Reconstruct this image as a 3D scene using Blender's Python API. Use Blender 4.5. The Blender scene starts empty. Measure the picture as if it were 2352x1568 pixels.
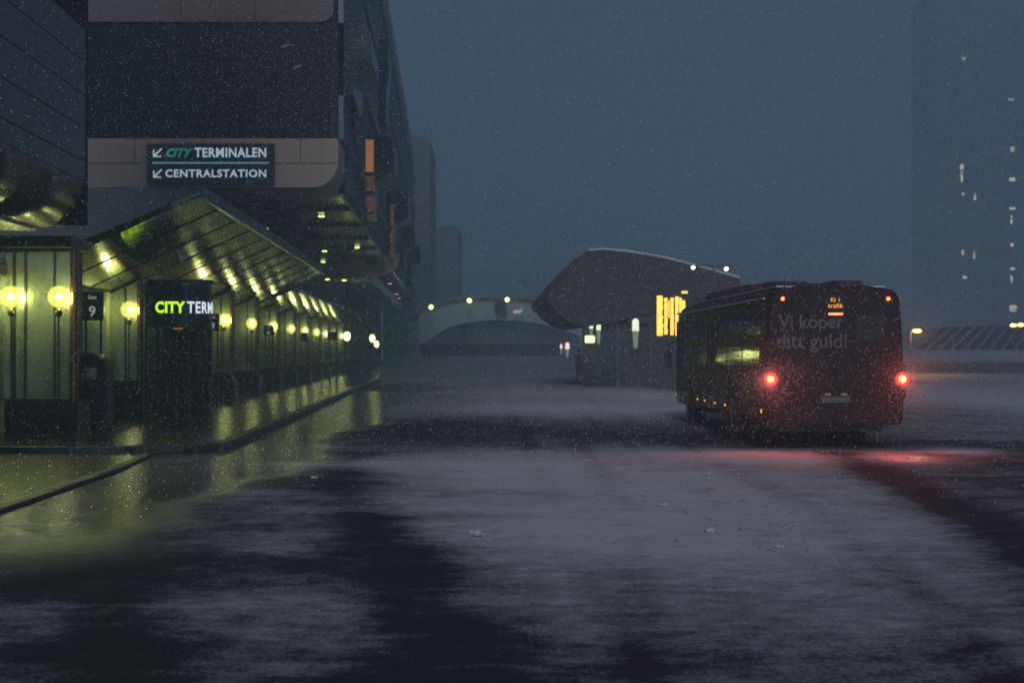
import bpy, math, random
import numpy as np
from mathutils import Vector, Matrix
R = math.radians
random.seed(7)
sc = bpy.context.scene
C = sc.collection

# ------------------------------------------------------------------ camera, sky, light, exposure
F = 3267.0; HZ = 805.0; CX = 1176.0; CH = 1.7      # focal length and horizon of the photograph (2352 px wide), eye height
cam = bpy.data.cameras.new('camera'); camo = bpy.data.objects.new('camera', cam); C.objects.link(camo)
camo.location = (0, 0, CH); camo.rotation_euler = (R(90) + math.atan((HZ - 784) / F), 0, 0)
cam.lens = 50; cam.sensor_width = 36; cam.clip_start = 0.1; cam.clip_end = 2000
cam.dof.use_dof = True; cam.dof.focus_distance = 15; cam.dof.aperture_fstop = 2.4
sc.camera = camo

w = bpy.data.worlds.new("World"); sc.world = w; w.use_nodes = True
nt = w.node_tree; nt.nodes.clear()
sky = nt.nodes.new('ShaderNodeTexSky'); sky.sky_type = 'NISHITA'; sky.sun_disc = False
sky.sun_elevation = R(5.0); sky.sun_rotation = R(180); sky.air_density = 1.6; sky.dust_density = 3.0; sky.ozone_density = 4.0
tint = nt.nodes.new('ShaderNodeMix'); tint.data_type = 'RGBA'; tint.blend_type = 'MIX'
hs = nt.nodes.new('ShaderNodeHueSaturation'); hs.inputs['Saturation'].default_value = 0.35
bw = nt.nodes.new('ShaderNodeMix'); bw.data_type = 'RGBA'; bw.blend_type = 'MULTIPLY'; bw.inputs[0].default_value = 1
bw.inputs[7].default_value = (0.37, 0.79, 1.34, 1)
bg = nt.nodes.new('ShaderNodeBackground'); bg.inputs['Strength'].default_value = 0.096
out = nt.nodes.new('ShaderNodeOutputWorld')
nt.links.new(sky.outputs[0], hs.inputs['Color']); nt.links.new(hs.outputs[0], bw.inputs[6])
wtc = nt.nodes.new('ShaderNodeTexCoord'); wsp = nt.nodes.new('ShaderNodeSeparateXYZ'); nt.links.new(wtc.outputs['Generated'], wsp.inputs[0])
wmr = nt.nodes.new('ShaderNodeMapRange'); wmr.inputs[1].default_value = 0.0; wmr.inputs[2].default_value = 0.28; wmr.inputs[3].default_value = 2.5; wmr.inputs[4].default_value = 0.75
nt.links.new(wsp.outputs['Z'], wmr.inputs[0])            # low cloud lit from below by the city: brighter towards the horizon
wml = nt.nodes.new('ShaderNodeVectorMath'); wml.operation = 'SCALE'; nt.links.new(bw.outputs[2], wml.inputs[0]); nt.links.new(wmr.outputs[0], wml.inputs['Scale'])
nt.links.new(wml.outputs[0], bg.inputs[0]); nt.links.new(bg.outputs[0], out.inputs[0])
nt.nodes.remove(tint)

sl = bpy.data.lights.new('twilight_sun', 'SUN'); sl.energy = 1.3; sl.angle = R(18); sl.color = (1.0, 0.88, 0.80)
so = bpy.data.objects.new('twilight_sun', sl); C.objects.link(so); so.rotation_euler = (R(58), 0, R(-2))

sc.view_settings.view_transform = 'Standard'; sc.view_settings.look = 'None'
sc.view_settings.exposure = 0.0; sc.view_settings.gamma = 1.0
sc.cycles.volume_bounces = 1; sc.cycles.max_bounces = 8; sc.cycles.transparent_max_bounces = 12
sc.cycles.volume_max_steps = 64
sc.cycles.sample_clamp_indirect = 4.0
sc.cycles.use_denoising = True; sc.cycles.use_adaptive_sampling = False; sc.cycles.sample_clamp_direct = 12.0
sc.cycles.caustics_reflective = False; sc.cycles.caustics_refractive = False

# ------------------------------------------------------------------ coordinates
SK = 0.0465                                   # the street drifts left by this much per metre
def P(x, y, D): return Vector(((x - CX) / F * D, D, CH + (HZ - y) / F * D))
def G(x, y):
    D = CH * F / (y - HZ); return Vector(((x - CX) / F * D, D, 0))
def S(u, D, z=0.0): return Vector((u - SK * D, D, z))

# ------------------------------------------------------------------ materials
def mat(name, col=(.5, .5, .5), rough=.5, metal=0.0, spec=.5, emit=None, es=0.0, bump=0.0, bscale=20.0, bstretch=(1, 1, 1),
        var=0.0, vscale=3.0, rvar=0.0):
    m = bpy.data.materials.new(name); m.use_nodes = True
    n = m.node_tree.nodes; l = m.node_tree.links; b = n['Principled BSDF']
    b.inputs['Base Color'].default_value = (*col, 1); b.inputs['Roughness'].default_value = rough
    b.inputs['Metallic'].default_value = metal; b.inputs['Specular IOR Level'].default_value = spec
    if emit is not None:
        b.inputs['Emission Color'].default_value = (*emit, 1); b.inputs['Emission Strength'].default_value = es
    tc = n.new('ShaderNodeTexCoord')
    if var > 0 or rvar > 0:
        nz = n.new('ShaderNodeTexNoise'); nz.inputs['Scale'].default_value = vscale; nz.inputs['Detail'].default_value = 6
        l.new(tc.outputs['Object'], nz.inputs['Vector'])
        if var > 0:
            mx = n.new('ShaderNodeMix'); mx.data_type = 'RGBA'
            mx.inputs[6].default_value = (*[c * (1 - var) for c in col], 1); mx.inputs[7].default_value = (*[min(1, c * (1 + var)) for c in col], 1)
            l.new(nz.outputs[0], mx.inputs[0]); l.new(mx.outputs[2], b.inputs['Base Color'])
        if rvar > 0:
            mr = n.new('ShaderNodeMapRange'); mr.inputs[3].default_value = max(.02, rough - rvar); mr.inputs[4].default_value = rough + rvar
            l.new(nz.outputs[0], mr.inputs[0]); l.new(mr.outputs[0], b.inputs['Roughness'])
    if bump > 0:
        mp = n.new('ShaderNodeMapping'); mp.inputs['Scale'].default_value = bstretch
        nb = n.new('ShaderNodeTexNoise'); nb.inputs['Scale'].default_value = bscale; nb.inputs['Detail'].default_value = 4
        bp_ = n.new('ShaderNodeBump'); bp_.inputs['Strength'].default_value = bump; bp_.inputs['Distance'].default_value = 0.05
        l.new(tc.outputs['Object'], mp.inputs[0]); l.new(mp.outputs[0], nb.inputs['Vector'])
        l.new(nb.outputs[0], bp_.inputs['Height']); l.new(bp_.outputs[0], b.inputs['Normal'])
    return m
def glow(name, col, s):
    m = bpy.data.materials.new(name); m.use_nodes = True; n = m.node_tree.nodes; l = m.node_tree.links; n.clear()
    e = n.new('ShaderNodeEmission'); e.inputs[0].default_value = (*col, 1); e.inputs[1].default_value = s
    o = n.new('ShaderNodeOutputMaterial'); l.new(e.outputs[0], o.inputs[0]); return m
def shell(name, col, s, tr=0.6):
    m = glow(name, col, s); n = m.node_tree.nodes; l = m.node_tree.links
    t = n.new('ShaderNodeBsdfTransparent'); mx = n.new('ShaderNodeMixShader'); mx.inputs[0].default_value = tr
    e = [k for k in n if k.type == 'EMISSION'][0]; o = [k for k in n if k.type == 'OUTPUT_MATERIAL'][0]
    l.new(e.outputs[0], mx.inputs[1]); l.new(t.outputs[0], mx.inputs[2]); l.new(mx.outputs[0], o.inputs[0]); return m
def glass(name, col=(.02, .03, .04), tr=0.3, rough=.06):
    m = mat(name, col, rough, spec=.2); n = m.node_tree.nodes; l = m.node_tree.links
    b = n['Principled BSDF']; o = n['Material Output']
    t = n.new('ShaderNodeBsdfTransparent'); t.inputs[0].default_value = (.6, .7, .75, 1); mx = n.new('ShaderNodeMixShader'); mx.inputs[0].default_value = tr
    l.new(b.outputs[0], mx.inputs[1]); l.new(t.outputs[0], mx.inputs[2]); l.new(mx.outputs[0], o.inputs[0]); return m

def flake_mat():
    m = mat('snowflake', (.85, .87, .9), .8); n = m.node_tree.nodes; l = m.node_tree.links
    t = n.new('ShaderNodeBsdfTranslucent'); t.inputs[0].default_value = (.85, .87, .9, 1); mx = n.new('ShaderNodeMixShader'); mx.inputs[0].default_value = .55
    l.new(n['Principled BSDF'].outputs[0], mx.inputs[1]); l.new(t.outputs[0], mx.inputs[2]); l.new(mx.outputs[0], n['Material Output'].inputs[0]); return m
M = dict(
    clad=mat('beige_enamel_panel', (.36, .27, .235), .42, spec=.35, var=.10, vscale=.8, bump=.04, bscale=3),
    clad_dark=mat('brown_grey_enamel_panel', (.10, .080, .080), .26, spec=.45, var=.12, vscale=.7, bump=.015, bscale=1.5),
    joint=mat('dark_joint', (.008, .008, .01), .8),
    dark=mat('dark_bronze', (.020, .018, .018), .35, metal=.3, rvar=.1),
    copper=mat('copper_bronze', (.20, .095, .05), .22, metal=.9, rvar=.1, vscale=6),
    steel=mat('polished_steel_panel', (.48, .50, .36), .24, metal=.82, rvar=.14, vscale=2.2, var=.35, bump=.20, bscale=1.6, bstretch=(4.5, 4.5, .5)),
    mull=mat('mullion_metal', (.05, .05, .05), .35, metal=.7),
    soffit=mat('mirror_soffit', (.48, .54, .42), .24, metal=1.0, rvar=.06, vscale=1.3, bump=.35, bscale=.7, bstretch=(1, 1, 1)),
    canopy=mat('dark_polished_canopy', (.24, .27, .22), .10, metal=1.0, rvar=.05, vscale=1.3, bump=.22, bscale=.9),
    granite=mat('black_granite', (.014, .014, .018), .35, var=.5, vscale=60, rvar=.15),
    facade=mat('blue_grey_metal', (.024, .028, .036), .4, metal=.3, var=.3, vscale=.5),
    rib=mat('pale_rib_metal', (.10, .135, .19), .45, metal=.2, var=.2, vscale=1.0),
    brownwall=mat('brown_wall', (.07, .06, .07), .6, var=.25, vscale=.6),
    dglass=glass('dark_window_glass', (.006, .009, .013), tr=.25, rough=.3),
    bglass=mat('bay_glass', (.006, .008, .012), .2, spec=.5, rvar=.1, vscale=1),
    black=mat('black_paint', (.006, .007, .009), .45, rvar=.1),
    signbk=mat('sign_black', (.004, .010, .014), .35),
    gateb=mat('gate_sign_green', (.035, .075, .065), .4),
    ink=glow('sign_white', (.62, .78, .92), .62),
    inkline=glow('sign_line', (.30, .55, .68), .42),
    teal=glow('sign_teal', (.01, .30, .21), .55),
    tealk=glow('sign_teal_light', (.12, .55, .42), .5),
    gatewhite=mat('gate_white', (.8, .8, .75), .5, emit=(.8, .85, .7), es=.30),
    lime=glow('neon_lime', (.55, 1.0, .02), 1.3),
    neon=glow('neon_white', (.75, .85, 1.0), 1.1),
    bulb=glow('lamp_bulb', (1.0, .97, .55), 26.0),
    globe=shell('globe_glass', (.70, .68, .12), 1.9, .5),
    ftube=glow('office_lamp', (1.0, .85, .6), 2.2),
    orange=glow('orange_window', (.38, .16, .055), .75),
    orange2=glow('dim_orange_window', (.12, .055, .03), .6),
    down=glow('disc', (.80, .85, .25), 6.0),
    downo=glow('warm_disc', (1.0, .55, .2), 1.4),
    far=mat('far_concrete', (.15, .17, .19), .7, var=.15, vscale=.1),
    tower=mat('tower_facade', (.055, .07, .095), .6, var=.2, vscale=.1),
    snow=mat('snow', (.62, .64, .68), .75, bump=.3, bscale=8, var=.1, vscale=3),
    roof=mat('dark_shingle_roof', (.030, .032, .036), .7, var=.5, vscale=2.0),
    shwall=mat('shelter_wall', (.045, .044, .048), .6, var=.3, vscale=.7),
    led=glow('departure_led', (1.0, .46, .07), 3.0),
    whitel=glow('white_wall_light', (.75, .85, .62), 1.6),
    washl=glow('painted_wall_wash', (.35, .45, .36), .55),
    pinkl=glow('pink_wall_light', (1.0, .75, .66), 1.5),
    boxl=glow('sign_box_light', (.72, 1.0, .42), 2.4),
    flood=glow('flood_lamp', (1.0, .95, .75), 40.0),
    lampg=glow('bridge_lamp', (.75, .90, .22), 7.0),
    sodium=glow('sodium_lamp', (1.0, .50, .12), 70.0),
    steelpole=mat('painted_pole', (.05, .055, .06), .5),
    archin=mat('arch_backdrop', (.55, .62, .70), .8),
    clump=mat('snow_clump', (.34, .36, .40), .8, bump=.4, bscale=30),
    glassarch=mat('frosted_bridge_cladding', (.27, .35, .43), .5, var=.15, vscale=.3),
    bus=mat('bus_dark_red_paint', (.020, .011, .011), .5, spec=.2, var=.35, vscale=1.5, rvar=.1, bump=.03, bscale=6),
    busrear=mat('bus_rear_panel', (.010, .007, .008), .5, spec=.25, var=.4, vscale=2.0, rvar=.12),
    busglass=mat('bus_window_glass', (.008, .011, .013), .06, spec=.45, bump=.03, bscale=2, bstretch=(1, .3, 5)),
    busred=mat('bus_roof_red', (.05, .010, .010), .4, var=.3, vscale=2),
    strip=mat('roof_rail_aluminium', (.35, .37, .38), .4, metal=.6),
    rubber=mat('rubber', (.010, .010, .011), .8),
    rim=mat('wheel_rim', (.12, .12, .12), .4, metal=.8),
    busink=mat('faded_grey_lettering', (.085, .078, .082), .5),
    tail=glow('tail_light', (1.0, .14, .06), 12.0),
    marker=glow('marker_light', (1.0, .09, .02), 9.0),
    brakebar=glow('brake_bar', (1.0, .17, .08), 5.0),
    ledbus=glow('bus_led', (1.0, .33, .03), 1.5),
    amber=glow('amber_side_marker', (1.0, .34, .05), 1.6),
    plate=glow('plate_lamp', (.45, .24, .12), .4),
    kerb=mat('kerb_stone', (.030, .030, .032), .45, var=.4, vscale=20, rvar=.15, bump=.3, bscale=20),
    dirt=mat('dirty_snow_clump', (.16, .16, .17), .8, var=.4, vscale=30),
    coat=mat('dark_coat', (.012, .012, .016), .8),
    skin=mat('skin', (.35, .2, .15), .6),
    oldsnow=mat('thin_old_snow', (.17, .21, .26), .8, bump=.3, bscale=3, var=.5, vscale=.5),
    doorglass=glass('door_glass', (.004, .005, .005), tr=.72, rough=.6),
    flake=flake_mat(),
    winlit=glow('lit_window', (1.0, .85, .6), 3.2),
    winblue=glow('blue_lit_window', (.25, .75, 1.0), 2.6),
    yellowwall=mat('ochre_wall', (.30, .29, .16), .5, var=.2, vscale=1.2, rvar=.1),
)

for k_ in ('ink', 'inkline', 'teal', 'tealk', 'lime', 'neon', 'bulb', 'globe', 'ftube', 'orange', 'orange2', 'down', 'downo', 'washl', 'tail', 'marker', 'brakebar', 'ledbus', 'amber', 'plate', 'winlit', 'winblue'):
    M[k_].cycles.emission_sampling = 'NONE'          # too faint to light anything but themselves
# ------------------------------------------------------------------ mesh helpers
class MB:
    def __init__(s): s.v = []; s.f = []; s.sm = []
    def add(s, vs, fs, smooth=False):
        o = len(s.v); s.v += [tuple(v) for v in vs]; s.f += [tuple(i + o for i in f) for f in fs]; s.sm += [smooth] * len(fs); return s
    def hexa(s, c):      # 8 corners, bottom ring then top ring
        return s.add(c, [(3, 2, 1, 0), (4, 5, 6, 7), (0, 1, 5, 4), (1, 2, 6, 5), (2, 3, 7, 6), (3, 0, 4, 7)])
    def box(s, x0, x1, y0, y1, z0, z1):
        return s.hexa([(x0, y0, z0), (x1, y0, z0), (x1, y1, z0), (x0, y1, z0), (x0, y0, z1), (x1, y0, z1), (x1, y1, z1), (x0, y1, z1)])
    def sbox(s, u0, u1, D0, D1, z0, z1):   # box in street coordinates
        return s.hexa([S(u0, D0, z0), S(u1, D0, z0), S(u1, D1, z0), S(u0, D1, z0), S(u0, D0, z1), S(u1, D0, z1), S(u1, D1, z1), S(u0, D1, z1)])
    def prism(s, pts, vec, smooth=False):
        n = len(pts); pts = [Vector(p) for p in pts]; vec = Vector(vec)
        a = pts + [p + vec for p in pts]
        fs = [tuple(range(n)), tuple(range(2 * n - 1, n - 1, -1))] + [(i, i + n, (i + 1) % n + n, (i + 1) % n) for i in range(n)]
        return s.add(a, fs, smooth)
    def loft(s, rings, closed=True, cap=True, smooth=True):
        n = len(rings[0]); vs = [v for r in rings for v in r]; fs = []
        for k in range(len(rings) - 1):
            for i in range(n if closed else n - 1):
                j = (i + 1) % n; fs.append((k * n + i, k * n + j, (k + 1) * n + j, (k + 1) * n + i))
        s.add(vs, fs, smooth)
        if cap: s.add(rings[0], [tuple(range(n - 1, -1, -1))]); s.add(rings[-1], [tuple(range(n))])
        return s
    def lathe(s, prof, c=(0, 0, 0), n=20, axis='z', smooth=True):
        rings = []
        for r, h in prof:
            ring = []
            for i in range(n):
                a = 2 * math.pi * i / n; p = (r * math.cos(a), r * math.sin(a), h)
                if axis == 'x': p = (p[2], p[0], p[1])
                if axis == 'y': p = (p[0], p[2], p[1])
                ring.append((p[0] + c[0], p[1] + c[1], p[2] + c[2]))
            rings.append(ring)
        return s.loft(rings, smooth=smooth)
    def sphere(s, c, r, n=20, m=12, sx=1, sy=1, sz=1):
        prof = [(max(1e-4, r * math.sin(math.pi * k / m)), -r * math.cos(math.pi * k / m)) for k in range(m + 1)]
        vs = []; o = MB().lathe(prof, (0, 0, 0), n)
        return s.add([(x * sx + c[0], y * sy + c[1], z * sz + c[2]) for x, y, z in o.v], o.f, True)
    def tube(s, pts, r, n=8):
        rings = []; pts = [Vector(p) for p in pts]
        for k, p in enumerate(pts):
            d = (pts[min(k + 1, len(pts) - 1)] - pts[max(k - 1, 0)]).normalized()
            a = d.orthogonal().normalized() if abs(d.z) < .9 else d.cross(Vector((1, 0, 0))).normalized(); b = d.cross(a)
            rr = r[k] if isinstance(r, (list, tuple)) else r
            rings.append([p + a * rr * math.cos(2 * math.pi * i / n) + b * rr * math.sin(2 * math.pi * i / n) for i in range(n)])
        return s.loft(rings)
    def build(s, name, m, parent=None, bevel=0.0, seg=2):
        me = bpy.data.meshes.new(name); off = (0, 0, 0)
        me.from_pydata(s.v, [], s.f); me.update()
        for p, q in zip(me.polygons, s.sm): p.use_smooth = q
        import bmesh
        bm = bmesh.new(); bm.from_mesh(me); bmesh.ops.recalc_face_normals(bm, faces=bm.faces)
        if bevel > 0:
            bmesh.ops.bevel(bm, geom=[e for e in bm.edges if len(e.link_faces) == 2 and e.calc_face_angle(0) > .6], offset=bevel, segments=seg, affect='EDGES', clamp_overlap=True)
        bm.to_mesh(me); bm.free()
        me.materials.append(M[m] if isinstance(m, str) else m)
        o = bpy.data.objects.new(name, me); C.objects.link(o)
        if parent is not None:
            o.parent = parent
            if parent.type == 'EMPTY' and not parent.get('_local'): o.matrix_parent_inverse = parent_inv(parent)
        return o
def parent_inv(p):
    m = p.matrix_basis.copy(); q = p.parent
    while q is not None: m = q.matrix_basis @ m; q = q.parent
    return m.inverted()
def tag(o, label, cat, group=None):
    o['label'] = label; o['category'] = cat
    if group: o['group'] = group
    return o
def kind(o, k, label=None):
    o['kind'] = k
    if label: o['label'] = label
    return o
def thing(name, label, cat, loc=(0, 0, 0), group=None, rz=0):
    o = bpy.data.objects.new(name, None); C.objects.link(o); o.location = loc; o.rotation_euler = (0, 0, rz); o.empty_display_size = .1
    return tag(o, label, cat, group)
def local(o): o['_local'] = 1; return o      # children are given in the thing's own coordinates
def child(name, mb, m, parent, **k):          # parts of a mesh parent: coordinates as given
    return mb.build(name, m, parent, **k)
def copytree(o, parent=None):
    c = o.copy(); C.objects.link(c)
    if parent is not None: c.parent = parent
    for ch in list(o.children): copytree(ch, c)
    return c
def text_mb(body, fn, size=1.0, bold=0.0, shear=0.0, spacing=1.0, res=3):
    """text as filled mesh; fn(points Nx2 scaled so that x,y run 0..1 of its box, w, h) -> 3-D points"""
    cu = bpy.data.curves.new('t', 'FONT'); cu.body = body; cu.size = size; cu.offset = bold; cu.shear = shear; cu.space_character = spacing
    cu.resolution_u = res; cu.fill_mode = 'FRONT'
    ob = bpy.data.objects.new('t', cu); C.objects.link(ob)
    dg = bpy.context.evaluated_depsgraph_get(); dg.update()
    me = bpy.data.meshes.new_from_object(ob.evaluated_get(dg))
    vs = [(v.co.x, v.co.y) for v in me.vertices]; fs = [tuple(p.vertices) for p in me.polygons]
    bpy.data.objects.remove(ob); bpy.data.curves.remove(cu); bpy.data.meshes.remove(me)
    x0 = min(v[0] for v in vs); x1 = max(v[0] for v in vs); y0 = min(v[1] for v in vs); y1 = max(v[1] for v in vs)
    mb = MB(); mb.add([fn((x - x0) / (x1 - x0), (y - y0) / (y1 - y0)) for x, y in vs], fs); return mb
def text_box(body, a, b, D, **k):     # pixel box a=(x0,y0) top-left, b=(x1,y1) bottom-right on the plane at distance D
    p0 = P(a[0], b[1], D); p1 = P(b[0], a[1], D)
    return text_mb(body, lambda u, v: (p0.x + (p1.x - p0.x) * u, D, p0.z + (p1.z - p0.z) * v), **k)
def arc(cx, cz, r, a0, a1, n=8):
    return [(cx + r * math.cos(R(a0 + (a1 - a0) * i / n)), cz + r * math.sin(R(a0 + (a1 - a0) * i / n))) for i in range(n + 1)]
def uprism(mb, prof, D0, D1, smooth=False):     # profile (u,z) run along the street
    n = len(prof); vs = [S(u, D0, z) for u, z in prof] + [S(u, D1, z) for u, z in prof]
    fs = [tuple(range(n)), tuple(range(2 * n - 1, n - 1, -1))] + [(i, i + n, (i + 1) % n + n, (i + 1) % n) for i in range(n)]
    return mb.add(vs, fs, smooth)

# ------------------------------------------------------------------ ground with wind-blown snow
def ground_mat():
    m = bpy.data.materials.new('wet_asphalt_with_blown_snow'); m.use_nodes = True
    n = m.node_tree.nodes; l = m.node_tree.links; b = n['Principled BSDF']
    at = n.new('ShaderNodeAttribute'); at.attribute_name = 'snow'
    tc = n.new('ShaderNodeTexCoord')
    mp = n.new('ShaderNodeMapping'); mp.inputs['Scale'].default_value = (.75, 1.15, 1)
    l.new(tc.outputs['Object'], mp.inputs[0])
    n1 = n.new('ShaderNodeTexNoise'); n1.inputs['Scale'].default_value = 1.4; n1.inputs['Detail'].default_value = 8; n1.inputs['Roughness'].default_value = .65
    l.new(mp.outputs[0], n1.inputs['Vector'])
    n2 = n.new('ShaderNodeTexNoise'); n2.inputs['Scale'].default_value = 32; n2.inputs['Detail'].default_value = 8; n2.inputs['Roughness'].default_value = .78
    l.new(tc.outputs['Object'], n2.inputs['Vector'])
    s1 = n.new('ShaderNodeMath'); s1.operation = 'MULTIPLY_ADD'; s1.inputs[1].default_value = 1.0; s1.inputs[2].default_value = -.50; l.new(n1.outputs[0], s1.inputs[0])
    s2 = n.new('ShaderNodeMath'); s2.operation = 'MULTIPLY_ADD'; s2.inputs[1].default_value = 2.0; s2.inputs[2].default_value = -1.0; l.new(n2.outputs[0], s2.inputs[0])
    a1 = n.new('ShaderNodeMath'); a1.operation = 'ADD'; l.new(at.outputs['Fac'], a1.inputs[0]); l.new(s1.outputs[0], a1.inputs[1])
    n4 = n.new('ShaderNodeTexNoise'); n4.inputs['Scale'].default_value = 5.5; n4.inputs['Detail'].default_value = 7; n4.inputs['Roughness'].default_value = .72
    mp4 = n.new('ShaderNodeMapping'); mp4.inputs['Scale'].default_value = (.8, 1.1, 1); l.new(tc.outputs['Object'], mp4.inputs[0]); l.new(mp4.outputs[0], n4.inputs['Vector'])
    s4 = n.new('ShaderNodeMath'); s4.operation = 'MULTIPLY_ADD'; s4.inputs[1].default_value = 1.2; s4.inputs[2].default_value = -.60; l.new(n4.outputs[0], s4.inputs[0])
    a3 = n.new('ShaderNodeMath'); a3.operation = 'ADD'; l.new(a1.outputs[0], a3.inputs[0]); l.new(s4.outputs[0], a3.inputs[1])
    a2 = n.new('ShaderNodeMath'); a2.operation = 'ADD'; l.new(a3.outputs[0], a2.inputs[0]); l.new(s2.outputs[0], a2.inputs[1])
    rp = n.new('ShaderNodeMapRange'); rp.inputs[1].default_value = .04; rp.inputs[2].default_value = .92; l.new(a2.outputs[0], rp.inputs[0])
    mx = n.new('ShaderNodeMix'); mx.data_type = 'RGBA'; mx.inputs[6].default_value = (.036, .040, .050, 1); mx.inputs[7].default_value = (.56, .59, .68, 1)
    l.new(rp.outputs[0], mx.inputs[0]); l.new(mx.outputs[2], b.inputs['Base Color'])
    rr = n.new('ShaderNodeMapRange'); rr.inputs[1].default_value = 0; rr.inputs[2].default_value = .5; rr.inputs[3].default_value = .75; rr.inputs[4].default_value = .85
    l.new(rp.outputs[0], rr.inputs[0])
    wt = n.new('ShaderNodeAttribute'); wt.attribute_name = 'wet'
    wr = n.new('ShaderNodeMix'); wr.inputs[3].default_value = .09; l.new(wt.outputs['Fac'], wr.inputs[0]); l.new(rr.outputs[0], wr.inputs[2]); l.new(wr.outputs[0], b.inputs['Roughness'])
    sp = n.new('ShaderNodeMapRange'); sp.inputs[3].default_value = .02; sp.inputs[4].default_value = .75; l.new(wt.outputs['Fac'], sp.inputs[0]); l.new(sp.outputs[0], b.inputs['Specular IOR Level'])
    n3 = n.new('ShaderNodeTexNoise'); n3.inputs['Scale'].default_value = 90; n3.inputs['Detail'].default_value = 3; l.new(tc.outputs['Object'], n3.inputs['Vector'])
    ha = n.new('ShaderNodeMath'); ha.operation = 'MULTIPLY_ADD'; ha.inputs[1].default_value = .25; l.new(n3.outputs[0], ha.inputs[0]); l.new(a2.outputs[0], ha.inputs[2])
    bp_ = n.new('ShaderNodeBump'); bp_.inputs['Strength'].default_value = .55; bp_.inputs['Distance'].default_value = .035
    n5 = n.new('ShaderNodeTexNoise'); n5.inputs['Scale'].default_value = 9; n5.inputs['Detail'].default_value = 3; mp5 = n.new('ShaderNodeMapping'); mp5.inputs['Scale'].default_value = (.7, 1.3, 1)
    l.new(tc.outputs['Object'], mp5.inputs[0]); l.new(mp5.outputs[0], n5.inputs['Vector'])
    wt0 = n.new('ShaderNodeAttribute'); wt0.attribute_name = 'wet'; hm = n.new('ShaderNodeMix'); l.new(wt0.outputs['Fac'], hm.inputs[0]); l.new(ha.outputs[0], hm.inputs[2]); l.new(n5.outputs[0], hm.inputs[3])
    l.new(hm.outputs[0], bp_.inputs['Height'])
    bs_ = n.new('ShaderNodeMapRange'); bs_.inputs[3].default_value = .75; bs_.inputs[4].default_value = .55; l.new(wt.outputs['Fac'], bs_.inputs[0]); l.new(bs_.outputs[0], bp_.inputs['Strength'])
    l.new(bp_.outputs[0], b.inputs['Normal'])
    return m
# snow patches: (pixel x, pixel y, half width px, half height px, amount) - each becomes an ellipse on the ground in metres
PATCH = [
    (1500, 1110, 420, 62, .75), (1120, 1055, 300, 24, .55), (1150, 1100, 220, 30, .35), (1650, 1200, 480, 60, .55), (1350, 1240, 420, 50, .38), (1750, 1290, 420, 70, .28),
    (640, 1248, 150, 26, .34), (700, 1385, 360, 50, .22), (150, 1410, 260, 40, .20), (860, 1066, 260, 9, .50), (1000, 1160, 200, 20, .35),
    (1350, 938, 330, 14, .75), (1250, 905, 260, 18, .45), (1500, 910, 90, 14, .6), (2250, 905, 260, 36, .45), (2350, 930, 160, 26, .3),
    (1450, 1400, 420, 80, .15), (1900, 1450, 420, 90, .13), (2250, 1420, 180, 90, .12), (620, 1500, 300, 30, .12), (800, 1130, 220, 9, .28),
    (2190, 1035, 80, 9, .7), (2040, 1045, 90, 14, .35), (860, 868, 140, 7, .6), (1080, 870, 160, 6, .35), (1300, 1190, 300, 30, .35), (1000, 1530, 320, 30, .1),
    (1130, 880, 160, 10, .3), (400, 1000, 100, 10, -.4), (2200, 870, 300, 14, .5),
    (950, 1320, 75, 90, -.3), (1080, 1480, 130, 70, -.3), (830, 1240, 75, 50, -.3), (1000, 985, 380, 26, -.35), (300, 1490, 500, 22, -.25),
    (300, 1300, 420, 50, -.25), (850, 1560, 250, 40, -.3), (1750, 1005, 300, 20, -.5), (1550, 1500, 300, 26, -.1), (700, 1110, 250, 22, -.12),
    (1780, 1050, 200, 16, .75), (1560, 1040, 160, 12, .4), (1000, 1130, 300, 8, -.25), (1050, 1185, 260, 10, -.25),
]
def snow_amount(X, Y):
    s = .16 + .17 / (1 + np.exp(-(X + 1.2 + .8 * np.sin(Y * .45)) / .9)) * (1 / (1 + np.exp(-(Y - 8.2) / 1.2)))  # thinner snow near the camera puts the foreground darkening into the colour
    for px, py, rx, ry, am in PATCH:
        c = G(px, py); D = c.y; a = rx / F * D; bb = ry * D * D / (CH * F)
        d = ((X - c.x) / a) ** 2 + ((Y - D) / bb) ** 2
        s += am * np.exp(-d * .9)
    # wheel tracks and the wet lane that runs past the bus
    lane = np.exp(-((X - 4.5 - .09 * (Y - 13)) / .42) ** 2) * (Y < 24)
    s -= .6 * lane
    right = 1 / (1 + np.exp(-(X - 5.0 - .09 * (Y - 13)) / .25)) * (Y < 27) * (Y > 9); s -= .22 * right
    for pts_, wd, am in ((((-2.6, 22), (-2.0, 17), (-1.3, 13.9), (-.7, 10), (-.17, 7.3), (.1, 6)), .42, .36), (((-4.2, 16), (-3.4, 12), (-2.5, 9), (-1.9, 7)), .30, .35),
                         (((3.1, 24), (3.2, 15), (2.9, 10), (2.6, 7)), .16, .26), (((1.2, 24), (1.25, 15), (.9, 10), (.6, 6)), .16, .24)):
        py_ = np.array([p[1] for p in pts_])[::-1]; px_ = np.array([p[0] for p in pts_])[::-1]
        s -= am * np.exp(-((X - np.interp(Y, py_, px_)) / wd) ** 2) * (Y < pts_[0][1] + 2)
    for xc, wd, am in ((2.35, .10, .16), (.55, .12, .15), (3.4, .06, .14)):
        s -= am * np.exp(-((X - xc + .02 * (Y - 12)) / wd) ** 2)
    s += .16 * np.sin(X * 1.3 + Y * .31) * np.sin(Y * .9 + X * .2) * .4
    far = np.clip((Y - 60) / 40, 0, 1); s = s * (1 - far) + .42 * far
    s = np.where(s > .5, .5 + (s - .5) * .65, s)
    return np.clip(s, -.12, .92)
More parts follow.
